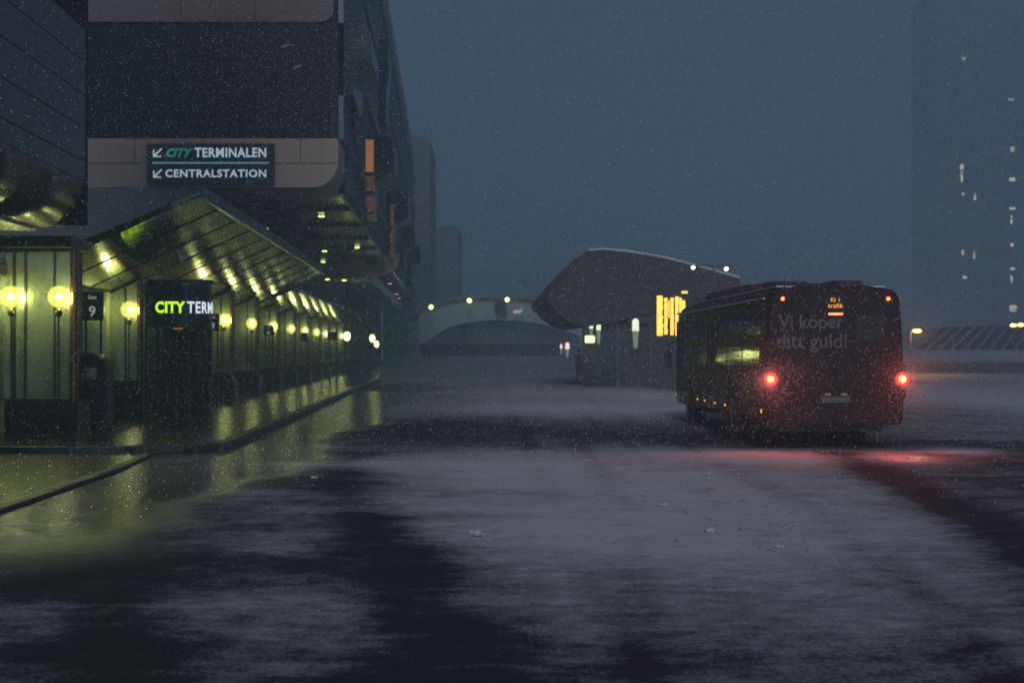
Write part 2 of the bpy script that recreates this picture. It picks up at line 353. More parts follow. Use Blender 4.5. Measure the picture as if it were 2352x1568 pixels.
def make_ground():
    xs = np.concatenate([[-300, -120, -60, -30], np.linspace(-16, 22, 190), [30, 45, 70, 150, 400]])
    ys = np.concatenate([[-60, -20, 0], np.linspace(5, 30, 200), np.linspace(30.5, 70, 80), np.linspace(74, 140, 20), [180, 300, 600, 1200]])
    X, Y = np.meshgrid(xs, ys); nx, ny = len(xs), len(ys)
    Z = np.zeros_like(X)
    v = np.stack([X, Y, Z], -1).reshape(-1, 3)
    idx = np.arange(nx * ny).reshape(ny, nx)
    f = np.stack([idx[:-1, :-1], idx[:-1, 1:], idx[1:, 1:], idx[1:, :-1]], -1).reshape(-1, 4)
    me = bpy.data.meshes.new('road'); me.from_pydata(v.tolist(), [], f.tolist()); me.update()
    a = me.attributes.new('snow', 'FLOAT', 'POINT'); a.data.foreach_set('value', snow_amount(X, Y).reshape(-1).astype(np.float32))
    wet = 1 / (1 + np.exp((X + 3.15 + .35 * np.sin(Y * .5) + .12 * np.sin(Y * 2.3 + X)) / .13))
    wet = wet * np.clip((Y - 10.6 - .5 * np.sin(X * 1.7)) / 3.2, 0, 1) * (Y < 60)
    wet = np.maximum(wet, .95 * np.exp(-((X - 6.3) / .5) ** 2 - ((Y - 22.5) / .9) ** 2))
    a = me.attributes.new('wet', 'FLOAT', 'POINT'); a.data.foreach_set('value', wet.reshape(-1).astype(np.float32))
    me.materials.append(ground_mat()); o = bpy.data.objects.new('road', me); C.objects.link(o)
    kind(o, 'structure', 'wet dark asphalt partly covered by wind-blown snow')
make_ground()

wetpave = mat('wet_paving', (.045, .043, .040), .11, rvar=.08, vscale=2.0, bump=.35, bscale=7, bstretch=(.5, 1.6, 1), var=.4, spec=.8)
def cobble_mat():
    m = mat('wet_cobbles', (.03, .03, .03), .22, spec=.8); n = m.node_tree.nodes; l = m.node_tree.links; b = n['Principled BSDF']
    tc = n.new('ShaderNodeTexCoord'); br = n.new('ShaderNodeTexBrick'); br.inputs['Scale'].default_value = 1.0
    br.inputs['Brick Width'].default_value = .55; br.inputs['Row Height'].default_value = .38; br.inputs['Mortar Size'].default_value = .05
    br.inputs['Mortar Smooth'].default_value = .6
    br.inputs['Color1'].default_value = (.9, .9, .9, 1); br.inputs['Color2'].default_value = (.6, .6, .6, 1); br.inputs['Mortar'].default_value = (0, 0, 0, 1)
    l.new(tc.outputs['Object'], br.inputs['Vector'])
    bb = n.new('ShaderNodeBump'); bb.inputs['Strength'].default_value = 1; bb.inputs['Distance'].default_value = .05
    l.new(br.outputs[0], bb.inputs['Height']); l.new(bb.outputs[0], b.inputs['Normal'])
    mx = n.new('ShaderNodeMix'); mx.data_type = 'RGBA'; mx.inputs[6].default_value = (.004, .004, .004, 1); mx.inputs[7].default_value = (.045, .043, .04, 1)
    l.new(br.outputs[0], mx.inputs[0]); l.new(mx.outputs[2], b.inputs['Base Color']); return m
pv = MB()
KU = -3.95
pv.prism([S(KU, 24.9, .005), S(KU, 140, .005), S(-12, 140, .005), S(-12, 23.6, .005), S(-5.2, 23.6, .005), S(-4.5, 24.0, .005), S(-4.1, 24.4, .005)], (0, 0, .125))
kind(pv.build('pavement', wetpave, bevel=.01), 'structure', 'wet paved walkway in front of the gates')
cb = MB(); cb.prism([S(-4.85, 11, .004), S(-4.75, 20, .004), S(-4.85, 23.3, .004), S(-14, 23.3, .004), S(-14, 11, .004)], (0, 0, .03))
kind(cb.build('cobbled_apron', cobble_mat()), 'structure', 'wet cobbled apron at the end of the walkway')
# kerbs: one row of stones round the pavement, one along the cobbles
kb = MB()
def kerb_run(pts, wd, h, L=1.0):
    for a, b in zip(pts[:-1], pts[1:]):
        a = Vector(a); b = Vector(b); n = max(1, round((b - a).length / L)); d = (b - a) / n; s = Vector((d.y, -d.x, 0)).normalized() * wd
        for i in range(n):
            p = a + d * (i + .012); q = a + d * (i + .988); j = random.uniform(-.006, .006)
            kb.hexa([p, p + s, q + s, q, p + Vector((0, 0, h + j)), p + s + Vector((0, 0, h + j)), q + s + Vector((0, 0, h + j)), q + Vector((0, 0, h + j))])
kerb_run([S(-12, 23.35, .006), S(-5.2, 23.35, .006), S(-4.4, 23.75, .006), S(-3.98, 24.25, .006), S(KU + .02, 25, .006), S(KU + .02, 80, .006)], .20, .13)
kerb_run([S(-4.86, 11, .006), S(-4.76, 20, .006), S(-4.9, 22.9, .006)], .18, .042)
kind(kb.build('kerb', 'kerb', bevel=.012), 'structure', 'dark wet kerb stones')

# ------------------------------------------------------------------ terminal building (left)
tb = thing('terminal_building', 'long dark bus terminal building with overhanging floors and mirrored canopies, left of road', 'building', S(-8, 40, 0))
# -- near wing: panel-clad wall above the first pier
nb = MB(); r = .8
prof = [(-14, 22), (-6.36, 22)] + [(-6.36, 7.44)] + arc(-6.36 - r, 3.86 + r, r, 0, -90, 6)[0:] + [(-14, 3.86)]
nb2 = MB(); uprism(nb2, [(-14, 7.35), (-6.38, 7.35), (-6.38, 3.88 + r)] + [(u - .02, z + .02) for u, z in arc(-6.36 - r, 3.86 + r, r, 0, -90, 8)] + [(-14, 3.88)], 12, 24.95)
nb2.build('wing_core', 'joint', tb)
pn = MB(); zs = [3.86 + r, 5.02, 5.60, 6.18, 6.76, 7.34]; Ds = [12, 14.6, 17.2, 19.8, 21.58, 25.0]
for a, b in zip(zs[:-1], zs[1:]):
    for c, d in zip(Ds[:-1], Ds[1:]):
        pn.sbox(-6.37, -6.34, c + .008, d - .008, a + .010, b - .010)
pn.build('cladding_panel', 'clad_dark', tb)
rd = MB()
for c, d in zip(Ds[:-1], Ds[1:]):
    oc = arc(-6.34 - r, 3.86 + r, r, 0, -90, 10); ic = arc(-6.34 - r, 3.86 + r, r - .02, -90, 0, 10)
    uprism(rd, oc + ic, c + .008, d - .008, True)
rd.build('rounded_edge_panel', 'clad_dark', tb)
nw = MB(); nw.sbox(-14, -6.9, 12, 25, 7.36, 22); nw.build('upper_window_band', 'bglass', tb)
sf = MB(); sf.sbox(-14, -7.16, 12, 24.9, 3.80, 3.875); sf.build('wing_soffit', 'soffit', tb)
rim_ = MB(); rim_.sbox(-14, -6.33, 25.0, 25.12, 3.9, 22); rim_.build('end_trim', 'joint', tb)
bm_ = MB(); bm_.sbox(-14, -7.0, 26.5, 28.0, 3.64, 3.84); bm_.build('pier_beam', 'dark', tb)
# -- projecting block: bands, windows, rooms
D2 = 44.8
def px_u(x, D): return (x - CX) / F * D + SK * D
band = MB(); r2 = .82
lo = [(-18, 8.38), (-3.4, 8.38)] + arc(-3.4 - r2, 6.84 + r2, r2, 0, -90, 8) + [(-10.2 + SK * D2, 6.84), (-18, 6.84)]
uprism(band, lo, D2, D2 + 3); band.build('lower_floor_band', 'clad', tb)
lw = MB(); lw.sbox(-18, -10.2 + SK * D2, D2 + .03, D2 + 3, 3.38, 6.835); lw.build('rear_wall', 'clad_dark', tb)
jt = MB(); jt.box(P(195, 0, D2).x, P(776, 0, D2).x, D2 - .004, D2 + .03, 7.585, 7.612)
for x in (308, 690): jt.box(P(x, 0, D2).x - .012, P(x, 0, D2).x + .012, D2 - .006, D2 + .03, 7.62, 8.37)
jt.box(P(500, 0, D2).x - .012, P(500, 0, D2).x + .012, D2 - .006, D2 + .03, 6.86, 7.58); jt.build('panel_joint', 'joint', tb)
ub = MB(); r3 = .4
uprism(ub, [(-18, 22), (-3.55, 22)] + arc(-3.55 - r3, 12.06 + r3, r3, 0, -90, 6) + [(-18, 12.06)], D2, D2 + 3); ub.build('upper_floor_band', 'clad_dark', tb)
uj = MB()
for x in (415, 585): uj = MB(); uj.box(P(x, 0, D2).x - .012, P(x, 0, D2).x + .012, D2 - .006, D2 + .03, 12.08, 14); uj.build('panel_joint', 'joint', tb)
gl = MB(); gl.sbox(-18, -3.62, D2 + .12, D2 + .15, 8.38, 12.06); gl.build('window_glass', 'dglass', tb)
mu = MB()
for i in range(9): x = -17 + i * 1.65; mu.sbox(x, x + .05, D2 + .05, D2 + .11, 8.38, 12.06)
mu.sbox(-3.62, -3.42, D2 + .02, D2 + .3, 8.38, 12.06); mu.build('mullion', 'joint', tb)
rm = MB(); rm.sbox(-18, -3.7, D2 + 2.8, D2 + 2.9, 8.38, 12.06); rm.build('room_back_wall', 'joint', tb)
# -- soffit running along the street and body above
so_ = MB(); uprism(so_, [(-3.45, 6.95), (-3.45, 6.90)] + [(-3.5, 6.845), (-9, 6.845), (-9, 6.95)], D2 + 3.0, 140); so_.build('street_soffit', 'soffit', tb)
for k, D in enumerate((51, 57.5, 64, 70.5)):
    q = MB(); q.sbox(-8.9, -3.46, D, D + .35, 6.70, 6.86); q.build('soffit_rib', 'dark', tb)
bd = MB(); uprism(bd, [(-20, 22.2), (-3.42, 22.2), (-3.42, 6.96 + .5)] + arc(-3.92, 7.46, .5, 0, -90, 5) + [(-20, 6.96)], D2 + 3.0, 152); bd.build('upper_body', 'facade', tb)
# street side: floor ledges, ribs, lattice braces
ld = MB()
for z in (8.4, 12.0, 15.6, 19.2): ld.sbox(-3.42, -3.22, D2 + 3, 150, z, z + .22)
ld.build('floor_ledge', 'rib', tb)
rbs = MB(); D = D2 + .3
while D < 58:
    rbs.sbox(-3.42, -3.25, D, D + .10, 7.0 if D > D2 + 3 else 8.4, 22); D += .62
D = 62.5
while D < 150:
    rbs.sbox(-3.42, -3.28, D, D + .14, 7.2, 22); D += 1.9
rbs.build('facade_rib', 'rib', tb)
br = MB()
for d0, z0, d1, z1 in ((46, 11.5, 53, 7.6), (50, 9.4, 57, 7.2), (47, 8.6, 56, 12.0), (63, 11, 77, 7.4)):
    br.tube([S(-3.18, d0, z0), S(-3.18, d1, z1)], .05, 6)
br.build('brace', 'rib', tb)
# projecting bays
def bay(D, L, z0, z1, out=1.25):
    b = MB(); rr = .45
    uprism(b, [(-3.5, z0), (-3.42 + .48, z0), (-3.42 + .48, z0 + (z1 - z0) * .42), (-3.42 + out, z0 + (z1 - z0) * .55)] + arc(-3.42 + out - rr, z1 - rr, rr, 0, 90, 6) + [(-3.5, z1)], D, D + L)
    return b.build('glazed_bay', 'bglass', tb)
b0 = bay(D2 + .3, 5, 9.8, 12.1, 1.05)
b1 = bay(58.5, 3.2, 7.30, 10.55, 1.30); b2 = bay(79.2, 3, 7.2, 10.6, 1.35); bay(99, 3, 7.2, 10.6); bay(120, 3, 7.2, 10.6); bay(70, 3, 13, 17, .6)
for (xa, xb, ya, yb, mm, D) in ((834, 858, 321, 395, 'orange', 58.5), (834, 861, 404, 439, 'orange2', 58.5), (834, 861, 449, 486, 'orange2', 58.5),
                                (896, 905, 470, 520, 'orange2', 79.2), (896, 904, 530, 560, 'orange2', 79.2), (896, 904, 566, 592, 'orange2', 79.2)):
    q = MB(); p0 = P(xa, yb, D); p1 = P(xb, ya, D); q.box(p0.x, p1.x, D - .03, D - .004, p0.z, p1.z); q.build('lit_window', mm, tb)
# beige bracket frame further on
fr = MB(); ro = .95; uo = -2.67
pf = [(-7.6, 5.94)] + [(u, z) for u, z in arc(uo - ro, 5.94 + ro, ro, -90, 0, 8)] + [(uo, 7.15), (uo - .42, 7.15)] + arc(uo - .42 - .5, 6.62 + .5, .5, 0, -90, 6) + [(-7.6, 6.62)]
uprism(fr, pf, 80, 81.2); fr.build('bracket_frame', 'clad', tb)
bs = MB(); bs.sbox(-9, -4.2, 81.2, 140, 5.6, 6.2); bs.build('lower_soffit', 'soffit', tb)
# -- slanted mirrored canopy over the walkway
CZ = lambda u: 3.19 + (u + 8.3) * .459
cn = MB(); uprism(cn, [(-8.3, 3.19), (-4.86, 4.769), (-4.82, 4.86), (-8.3, 3.40)], 28.05, 56)
cn.build('mirror_canopy', 'canopy', tb)
cs = MB(); D = 28.06
while D < 56:
    cs = MB(); uprism(cs, [(-8.3, 3.172), (-4.86, 4.751), (-4.86, 4.769), (-8.3, 3.19)], D, D + .045); D += 2.6
    cs.build('canopy_seam', 'joint', tb)
ce = MB(); uprism(ce, [(-4.86, 4.70), (-4.78, 4.70), (-4.78, 4.95), (-4.86, 4.95)], 28.0, 56.05); ce.build('canopy_fascia', 'dark', tb)
c2 = MB(); uprism(c2, [(-8.3, 3.19), (-6.0, 4.10), (-5.95, 4.2), (-8.3, 3.4)], 56.4, 128); c2.build('far_canopy', 'canopy', tb)
rs = MB(); rs.sbox(-16, -8.32, 25.2, 128, 3.16, 3.36); rs.build('light_block_slab', 'dark', tb)  # unseen slab added to block lamp light behind the canopy
# -- recessed wall and piers
rw = MB(); rw.sbox(-8.8, -8.36, 12, 56, .13, 3.14); rw.sbox(-8.8, -8.36, 56.02, 140, .13, 3.14); rw.build('recessed_wall', 'yellowwall', tb)
rp_ = MB(); rp_.sbox(-8.40, -8.33, 12, 34.9, .8, 3.1); rp_.build('recessed_metal_panel', 'steel', tb)
pd = [(20.0, -7.0), (27.0, -7.0), (35.4, -7.55), (47.0, -7.0), (53.0, -6.98), (59.5, -6.95), (66.0, -6.95), (72.5, -6.95), (79.0, -6.95), (85.5, -7.0), (92.0, -7.0), (98.5, -7.0), (105, -7.0)]
for D, u in pd:
    L = .9 if D != 27 else 1.0
    top = 3.62 if D < 30 else (3.86 + (u + 8.3) / 2.7 * 1.24 - .02 if D < 79 else 3.55)
    tl = 3.60 if D < 30 else CZ(-8.3) - .03
    top = 3.62 if D < 30 else (CZ(u - .1) if D < 56 else 3.19 + (u - .1 + 8.3) * .395) - .04
    p = MB(); uprism(p, [(-8.355, .72), (u - .16, .72), (u - .16, top), (-8.355, tl)], D + .03, D + L); pier = p.build('pier', 'dark', tb)
    q = MB(); b_ = .95 if D > 28 else .78; uprism(q, [(-8.355, b_), (u - .14, b_), (u - .14, top - .04), (-8.355, tl - .04)], D, D + .026); child('metal_panel', q, 'steel', pier)
    q = MB(); q.sbox(-8.36, u + .02, D - .07, D + L + .05, .13, .74); child('plinth', q, 'granite', pier, bevel=.01)
    q = MB(); c = S(u - .08, D + .06, 0); q.lathe([(.085, .74), (.085, top)], (c.x, c.y, 0), 14); child('corner_column', q, 'copper', pier)
    q = MB()
    for du in (.42, .98) if D < 60 else (.5,):
        q.sbox(u - du - .02, u - du + .02, D - .03, D, .74, top - .459 * du * (D > 30) - .02)
    if D < 30: q.sbox(u - 1.22, u - 1.16, D - .03, D, .74, 3.6); q.sbox(u - 1.08, u - .88, D - .035, D, .74, top) if False else None
    child('pier_mullion', q, 'mull', pier)
# end wall closing the arcade far away
ew = MB(); ew.sbox(-8.5, -5.4, 118, 119, .1, 6.8); ew.build('end_wall', 'far', tb)

# ------------------------------------------------------------------ globe lamps on posts in front of the piers
def lamp_light(name, watts, col, rad, loc, parent, disk=False, rot=None):
    l = bpy.data.lights.new(name, 'AREA' if disk else 'POINT'); l.energy = watts; l.color = col
    if disk: l.shape = 'DISK'; l.size = rad * 2
    else: l.shadow_soft_size = rad
    o = bpy.data.objects.new(name, l); C.objects.link(o); o.parent = parent; o.location = loc
    if rot: o.rotation_euler = rot
    return o
def globe_lamp(loc, r=.205):
    t = local(thing('globe_lamp', 'x', 'lamp', loc, 'globe lamps in front of the terminal piers'))
    zc = 2.71 - .13
    q = MB(); q.tube([(0, 0, 0), (0, 0, zc - r - .17)], .017, 8); q.build('post', 'mull', t)
    q = MB(); q.lathe([(.012, -.03), (.055, 0), (.07, .05), (.055, .10), (.03, .125)], (0, 0, zc - r - .15), 14); q.build('holder', 'copper', t)
    q = MB(); q.sphere((0, 0, zc), r, 24, 14); g = q.build('globe', 'globe', t)
    q = MB(); q.sphere((0, 0, zc), r * .30, 12, 8); child('bulb', q, 'bulb', g)
    lamp_light('globe_light', 110, (.80, .94, .28), .095, (0, 0, zc), t)
    return t
LP = [(27, -7.27, 'globe lamp with the brightest core, beside the right edge of the nearest pier'),
      (27, -8.16, 'leftmost globe lamp, on the inner side of the nearest pier'),
      (35.4, -7.82, 'globe lamp on the pier between the gate 9 sign and the lit entrance'),
      (47, -7.30, 'globe lamp right beside the gate 8 sign'),
      (53, -7.20, 'globe lamp on the pier between the gate 8 and gate 6 signs'),
      (59.5, -7.20, 'globe lamp just right of the gate 6 sign, half hidden by its pier'),
      (66, -7.15, 'globe lamp on the first pier beyond the gate 6 sign'),
      (72.5, -7.15, 'globe lamp on the second pier beyond the gate 6 sign'),
      (79, -7.15, 'globe lamp on the third pier beyond the gate 6 sign'),
      (85.5, -7.2, 'small far globe lamp, fourth pier beyond the gate 6 sign'),
      (92, -7.2, 'small far globe lamp, fifth pier beyond the gate 6 sign'),
      (98.5, -7.2, 'smallest far globe lamp at the hazy end of the arcade')]
first = None
for D, u, lb in LP:
    loc = S(u, D - .30, .13)
    if first is None: first = globe_lamp(loc); g = first
    else: g = copytree(first); g.location = loc
    g['label'] = lb
    for ch in g.children:
        if ch.type == 'LIGHT' and g is not first: ch.data = ch.data.copy(); ch.data.energy *= random.uniform(.7, 1.25)
g = copytree(first); g.location = S(-7.3, 19.7, .13); g['label'] = 'globe lamp of the pier just outside the left of the view'
# a few lone globes in the far haze, hung from the roof
for x, y, D, lb in ((797, 772, 70, 'low yellow globe lamp hanging right of the far piers'), (855, 777, 84, 'yellow globe lamp in the haze right of the arcade'),
                    (865, 790, 95, 'pale green globe lamp lowest in the haze at the arcade end')):
    t = thing('hanging_lamp', lb, 'lamp', P(x, y, D), 'globe lamps hanging in the far haze')
    local(t); q = MB(); q.sphere((0, 0, 0), .16, 14, 8, sz=1.4); q.build('globe', 'lampg', t)
    q = MB(); q.tube([(0, 0, .2), (0, 0, 5.7 - t.location.z)], .02, 6); q.build('stem', 'mull', t)

# small glowing discs set on the soffits
spots = [(515, 485, 'down'), (560, 520, 'down'), (575, 527, 'down'), (600, 548, 'down'), (617, 556, 'down'), (650, 574, 'down'), (655, 585, 'down'), (690, 602, 'down'), (736, 481, 'down'), (738, 496, 'down'),
         (745, 576, 'down'), (742, 601, 'down'), (744, 612, 'down'), (752, 641, 'down'), (820, 568, 'down'), (610, 530, 'down'), (832, 638, 'down'),
         (895, 651, 'downo'), (911, 675, 'downo'), (917, 684, 'downo'), (790, 643, 'down')]
rowname = {0: 'beside the canopy edge', 1: 'above the middle of the walkway', 2: 'near the outer edge of the overhang'}
dl0 = None
for i, (x, y, mm) in enumerate(spots):
    zt = 6.825 if y < 640 else 5.58
    D = (zt - .02 - CH) * F / (HZ - y); p = P(x, y, D)
    t = local(thing('soffit_disc', 'x', 'ceiling light', p, 'small glowing discs in the terminal soffit'))
    q = MB(); q.lathe([(.15, .0), (.15, .045)], (0, 0, 0), 14); q.build('ring', 'mull', t)
    q = MB(); q.lathe([(.11, -.03), (.12, .0)], (0, 0, 0), 14); q.build('lens', mm, t)
    t['label'] = ('warm orange' if mm == 'downo' else 'yellow-green') + ' soffit downlight number-free, ' if False else ''
    order = ['nearest', 'second', 'third', 'fourth', 'fifth', 'sixth', 'seventh', 'eighth']
    if i < 8: t['label'] = f'{order[i]} yellow downlight in the diagonal row beside the canopy edge'
    else:
        t['label'] = {8: 'upper of two glowing discs right under the floor band corner', 9: 'lower of two glowing discs right under the floor band corner',
                      10: 'downlight at the top of the vertical cluster above the far arcade', 11: 'downlight second from the top of the vertical cluster', 12: 'downlight third from the top of the vertical cluster',
                      13: 'downlight at the foot of the vertical cluster above the far arcade', 14: 'bright lone downlight just above the beige bracket frame', 15: 'streaked downlight left of the open soffit middle',
                      16: 'faint downlight under the right part of the beige bracket frame', 17: 'warm orange downlight at the far right under the bracket', 18: 'upper of the close pair of warm far discs',
                      19: 'lower of the close pair of warm far discs', 20: 'faint downlight under the left part of the beige bracket frame'}[i]

# office lamps behind the dark window
for x, y, lb in ((655, 105, 'upper of two small lamps glowing behind the dark upper window'), (683, 153, 'lower of two small lamps glowing behind the dark upper window')):
    t = thing('office_lamp', lb, 'lamp', P(x, y, D2 + 1.2), 'lamps behind the dark upper window'); local(t)
    q = MB(); q.tube([(-.15, 0, -.03), (.13, 0, .05)], [.028, .04], 8); q.build('tube', 'ftube', t)
    q = MB(); q.tube([(0, 0, .04), (0, 0, 12.05 - t.location.z)], .008, 5); q.build('hanger', 'joint', t)

# ------------------------------------------------------------------ signs
def arrow(x, y, D, s):
    mb = MB(); c = P(x, y, D); k = s / F * D
    def q(pts): mb.prism([(c.x + a * k, D, c.z + b * k) for a, b in pts], (0, .012, 0))
    q([(.42, .5), (.5, .38), (-.28, -.42), (-.42, -.30)])
    q([(-.5, .32), (-.36, .32), (-.36, -.5), (-.5, -.5)]); q([(-.36, -.36), (.38, -.36), (.38, -.5), (-.36, -.5)])
    return mb
Dg = D2 - .22
t = thing('direction_sign', 'black illuminated sign reading CITYTERMINALEN and CENTRALSTATION on the beige floor band', 'sign', P(482, 425, D2 - .1))
p0 = P(335, 424, Dg); p1 = P(629, 329, Dg)
q = MB(); q.box(p0.x, p1.x, Dg, Dg + .17, p0.z, p1.z); q.build('board', 'signbk', t, bevel=.03)
q = text_box('CITY', (380, 340), (443, 361), Dg - .012, bold=.035, shear=.35, spacing=1.0); q.build('lettering', 'teal', t)['label'] = 'slanted teal letters CITY'
q = text_box('C', (384, 343), (399, 359), Dg - .018, shear=.35); q.build('letter_outline', 'tealk', t)
q = text_box('TERMINALEN', (446, 339), (611, 361), Dg - .012, bold=.025, spacing=1.08); q.build('lettering', 'ink', t)['label'] = 'white letters TERMINALEN'
q = text_box('CENTRALSTATION', (379, 389), (611, 407), Dg - .012, bold=.025, spacing=1.12); q.build('lettering', 'ink', t)['label'] = 'white letters CENTRALSTATION'
p0 = P(349, 375.5, Dg); p1 = P(617, 372.5, Dg); q = MB(); q.box(p0.x, p1.x, Dg - .012, Dg - .001, p0.z, p1.z); q.build('divider_line', 'inkline', t)
arrow(361, 350, Dg - .014, 21).build('arrow', 'ink', t); arrow(361, 398, Dg - .014, 20).build('arrow', 'ink', t)

# entrance with wrapped light letters
De = 34.4
xa, xb, rc = P(333, 0, De).x, P(474, 0, De).x, .62
t = thing('entrance', 'dark rounded entrance kiosk with glowing lime and white lettering between the piers', 'entrance', (-8.2, 35, .13))
def wrap(s, off=0.0):       # arc length from the left end of the front -> x, y on the rounded fascia
    fl = xb - rc - xa
    if s <= fl: return xa + s, De - off
    a = (s - fl) / rc
    if a < math.pi / 2: return xb - rc + (rc + off) * math.sin(a), De + rc - (rc + off) * math.cos(a)
    t_ = s - fl - rc * math.pi / 2; return xb + off - .37 * t_, De + rc + .93 * t_
fp = [wrap(s) for s in [0] + list(np.linspace(xb - rc - xa, xb - rc - xa + rc * math.pi / 2, 12))] + [(xb - .36, De + 1.52), (xa, De + 1.52)]
q = MB(); q.prism([(x, y, 2.26) for x, y in fp], (0, 0, 1.05)); q.build('fascia', 'signbk', t)
q = MB(); q.prism([(x + .04, y + .08, 3.33) for x, y in fp[:-2]] + [(xb - .3, De + 1.0, 3.33), (xa + .1, De + 1.0, 3.33)], (0, 0, .10)); q.build('transom', 'brownwall', t)
q = MB(); q.prism([(x * 1, y, 3.31) for x, y in fp], (0, 0, .03)); q.build('fascia_trim', 'copper', t)
L0 = P(357, 0, De).x - xa; z0 = P(0, 719, De).z; z1 = P(0, 692, De).z
def cur(s0, s1): return lambda u, v: (*wrap(s0 + (s1 - s0) * u, .03), z0 + (z1 - z0) * v)
text_mb('CITY', cur(L0, L0 + .72), bold=.04, spacing=1.05).build('lettering', 'lime', t)['label'] = 'lime green glowing letters CITY'
text_mb('TERMINALEN', cur(L0 + .76, L0 + 2.55), bold=.02, spacing=1.1).build('lettering', 'neon', t)['label'] = 'white glowing letters TERMINALEN wrapping round the corner'
q = MB(); q.prism([(x + .05, y + .10, .14) for x, y in [(x if x < xb - .2 else x - .1, y if y < De + 1.4 else y - .12) for x, y in fp]], (0, 0, 2.1)); dr = q.build('glass_door', 'doorglass', t)
for i, s in enumerate((.02, .30, .75, 1.05, 1.35, 1.75, 2.1)):
    x, y = wrap(s, .0); q = MB(); q.box(x - .03, x + .03, y - .01, y + .06, .14, 2.26); q.build('door_frame', 'mull' if i % 2 else 'copper', t)
q = MB(); x, y = wrap(.52, -.02); q.tube([(x, y - .04, .9), (x, y - .04, 1.5)], .015, 6); child('handle', q, 'mull', dr)
q = MB(); p = P(409, 757, De); q.box(p.x - .12, p.x + .12, De - .03, De - .002, 2.215, 2.25); q.build('door_sensor_lamp', 'orange', t)
q = MB(); q.box(xa, xb - .4, De + 1.54, De + 1.60, .14, 2.26); q.build('inner_door', 'yellowwall', t)

def gate_sign(x0, y0, x1, y1, D, num, lb, word=True):
    c = P((x0 + x1) / 2, y1, D)
    t = thing('gate_sign', lb, 'sign', (c.x, D, .13), 'gate number signs along the walkway')
    p0 = P(x0, y1, D); p1 = P(x1, y0, D); wd = p1.x - p0.x
    q = MB(); q.box(p0.x, p1.x, D, D + .08, p0.z, p1.z); q.build('board', 'gateb', t, bevel=.012)
    q = MB(); q.tube([(p0.x + wd * .15, D + .10, .13), (p0.x + wd * .15, D + .10, p1.z - .05)], .025, 8); q.build('post', 'mull', t)
    q = MB(); q.tube([(p1.x - wd * .15, D + .10, .13), (p1.x - wd * .15, D + .10, p1.z - .05)], .025, 8); q.build('post', 'mull', t)
    if num:
        h = y1 - y0; w_ = x1 - x0
        text_box(num, (x0 + w_ * .34, y0 + h * .50), (x0 + w_ * .66, y0 + h * .86), D - .006, bold=.02).build('numeral', 'gatewhite', t)
        if word: text_box('Gate', (x0 + w_ * .30, y0 + h * .13), (x0 + w_ * .70, y0 + h * .26), D - .006, bold=.02).build('lettering', 'gatewhite', t)
gate_sign(187, 669, 236, 736, 30.6, '9', 'nearest grey-green sign reading Gate 9')
gate_sign(473, 720, 503, 760, 43.5, '8', 'dark green gate sign with the number 8 beside the entrance')
gate_sign(605, 747, 628, 771, 55.5, '6', 'small far gate sign with the number 6')
gate_sign(690, 764, 706, 784, 64, '', 'smallest dark gate sign, beyond the gate 6 sign')
gate_sign(752, 762, 775, 781, 72, '', 'dark blank sign board right of the last bright globe lamps')

# recycling bin
bx, by = -9.0 + .20, 28.3
b0_ = P(172, 0, by).x; b1_ = P(245, 0, by).x; bw_ = b1_ - b0_
t = thing('litter_bin', 'tall black litter bin with a curved hood and square slot below the gate 9 sign', 'bin', ((b0_ + b1_) / 2, by, .13))
q = MB(); q.box(b0_, b1_, by, by + .5, .15, 1.02); q.build('body', 'black', t, bevel=.02)
q = MB(); q.box(b0_ - .01, b1_ + .01, by - .015, by + .51, .44, .455); q.box(b0_ - .01, b1_ + .01, by - .015, by + .51, 1.02, 1.05); q.build('rim', 'mull', t)
def hood(xs, ys): return [(b0_ + bw_ * a, ys, c) for a, c in xs]
out_ = [(0, 1.05), (0, 1.52)] + [(.08 + .84 * i / 10, 1.52 + .16 * math.sin(math.pi * (.12 + .76 * i / 10)) - (.07 * i / 10)) for i in range(11)] + [(1, 1.46), (1, 1.05)]
q = MB(); q.prism(hood([(0, 1.36)] + out_[1:-1] + [(1, 1.36)], by), (0, .5, 0)); q.build('hood', 'black', t)
q = MB(); q.box(b0_, b0_ + .04, by, by + .5, 1.05, 1.36); q.box(b0_ + bw_ * .68, b1_, by, by + .5, 1.05, 1.36); q.box(b0_ + .04, b0_ + bw_ * .68, by, by + .5, 1.05, 1.14); q.build('hood_post', 'black', t)

# ------------------------------------------------------------------ city bus
BD = 24.4; PPM = F / BD; BX = (P(1757, 0, BD).x + P(2080, 0, BD).x) / 2; byaw = math.atan(.29 / 11)
bus = local(thing('city_bus', 'dark red city bus seen from behind with glowing red tail lights on the snowy road', 'bus', (BX, BD, 0), rz=byaw))
def bp(x, y): return ((x - 1918.5) / PPM, CH + (HZ - y) / PPM)      # rear-face pixel -> local x, z
HW = 1.205; BL = 11.0; ZT = 2.80; ZB = .42
def section(s=1.0, zt=ZT, zb=ZB, top_in=.10):
    pts = [(-HW * s + .06, zb), (-HW * s, zb + .1), (-HW * s, 1.3), (-HW * s + .015, 1.9), (-HW * s + top_in * .6, zt - .28)]
    pts += [(-HW * s + top_in * .6 + .16 * (1 - math.cos(R(a))), zt - .28 + .24 * math.sin(R(a))) for a in (25, 50, 75)]
    pts += [(-HW * .5, zt + .02)]
    return pts + [(-x, z) for x, z in reversed(pts)]
rings = []
for y, s, zt in ((0.0, .965, 2.74), (.06, .99, 2.78), (.16, 1, 2.80), (BL * .5, 1, 2.80), (BL - .5, 1, 2.80), (BL - .15, .985, 2.76), (BL, .93, 2.66)):
    rings.append([(x, y, z) for x, z in section(s, zt)])
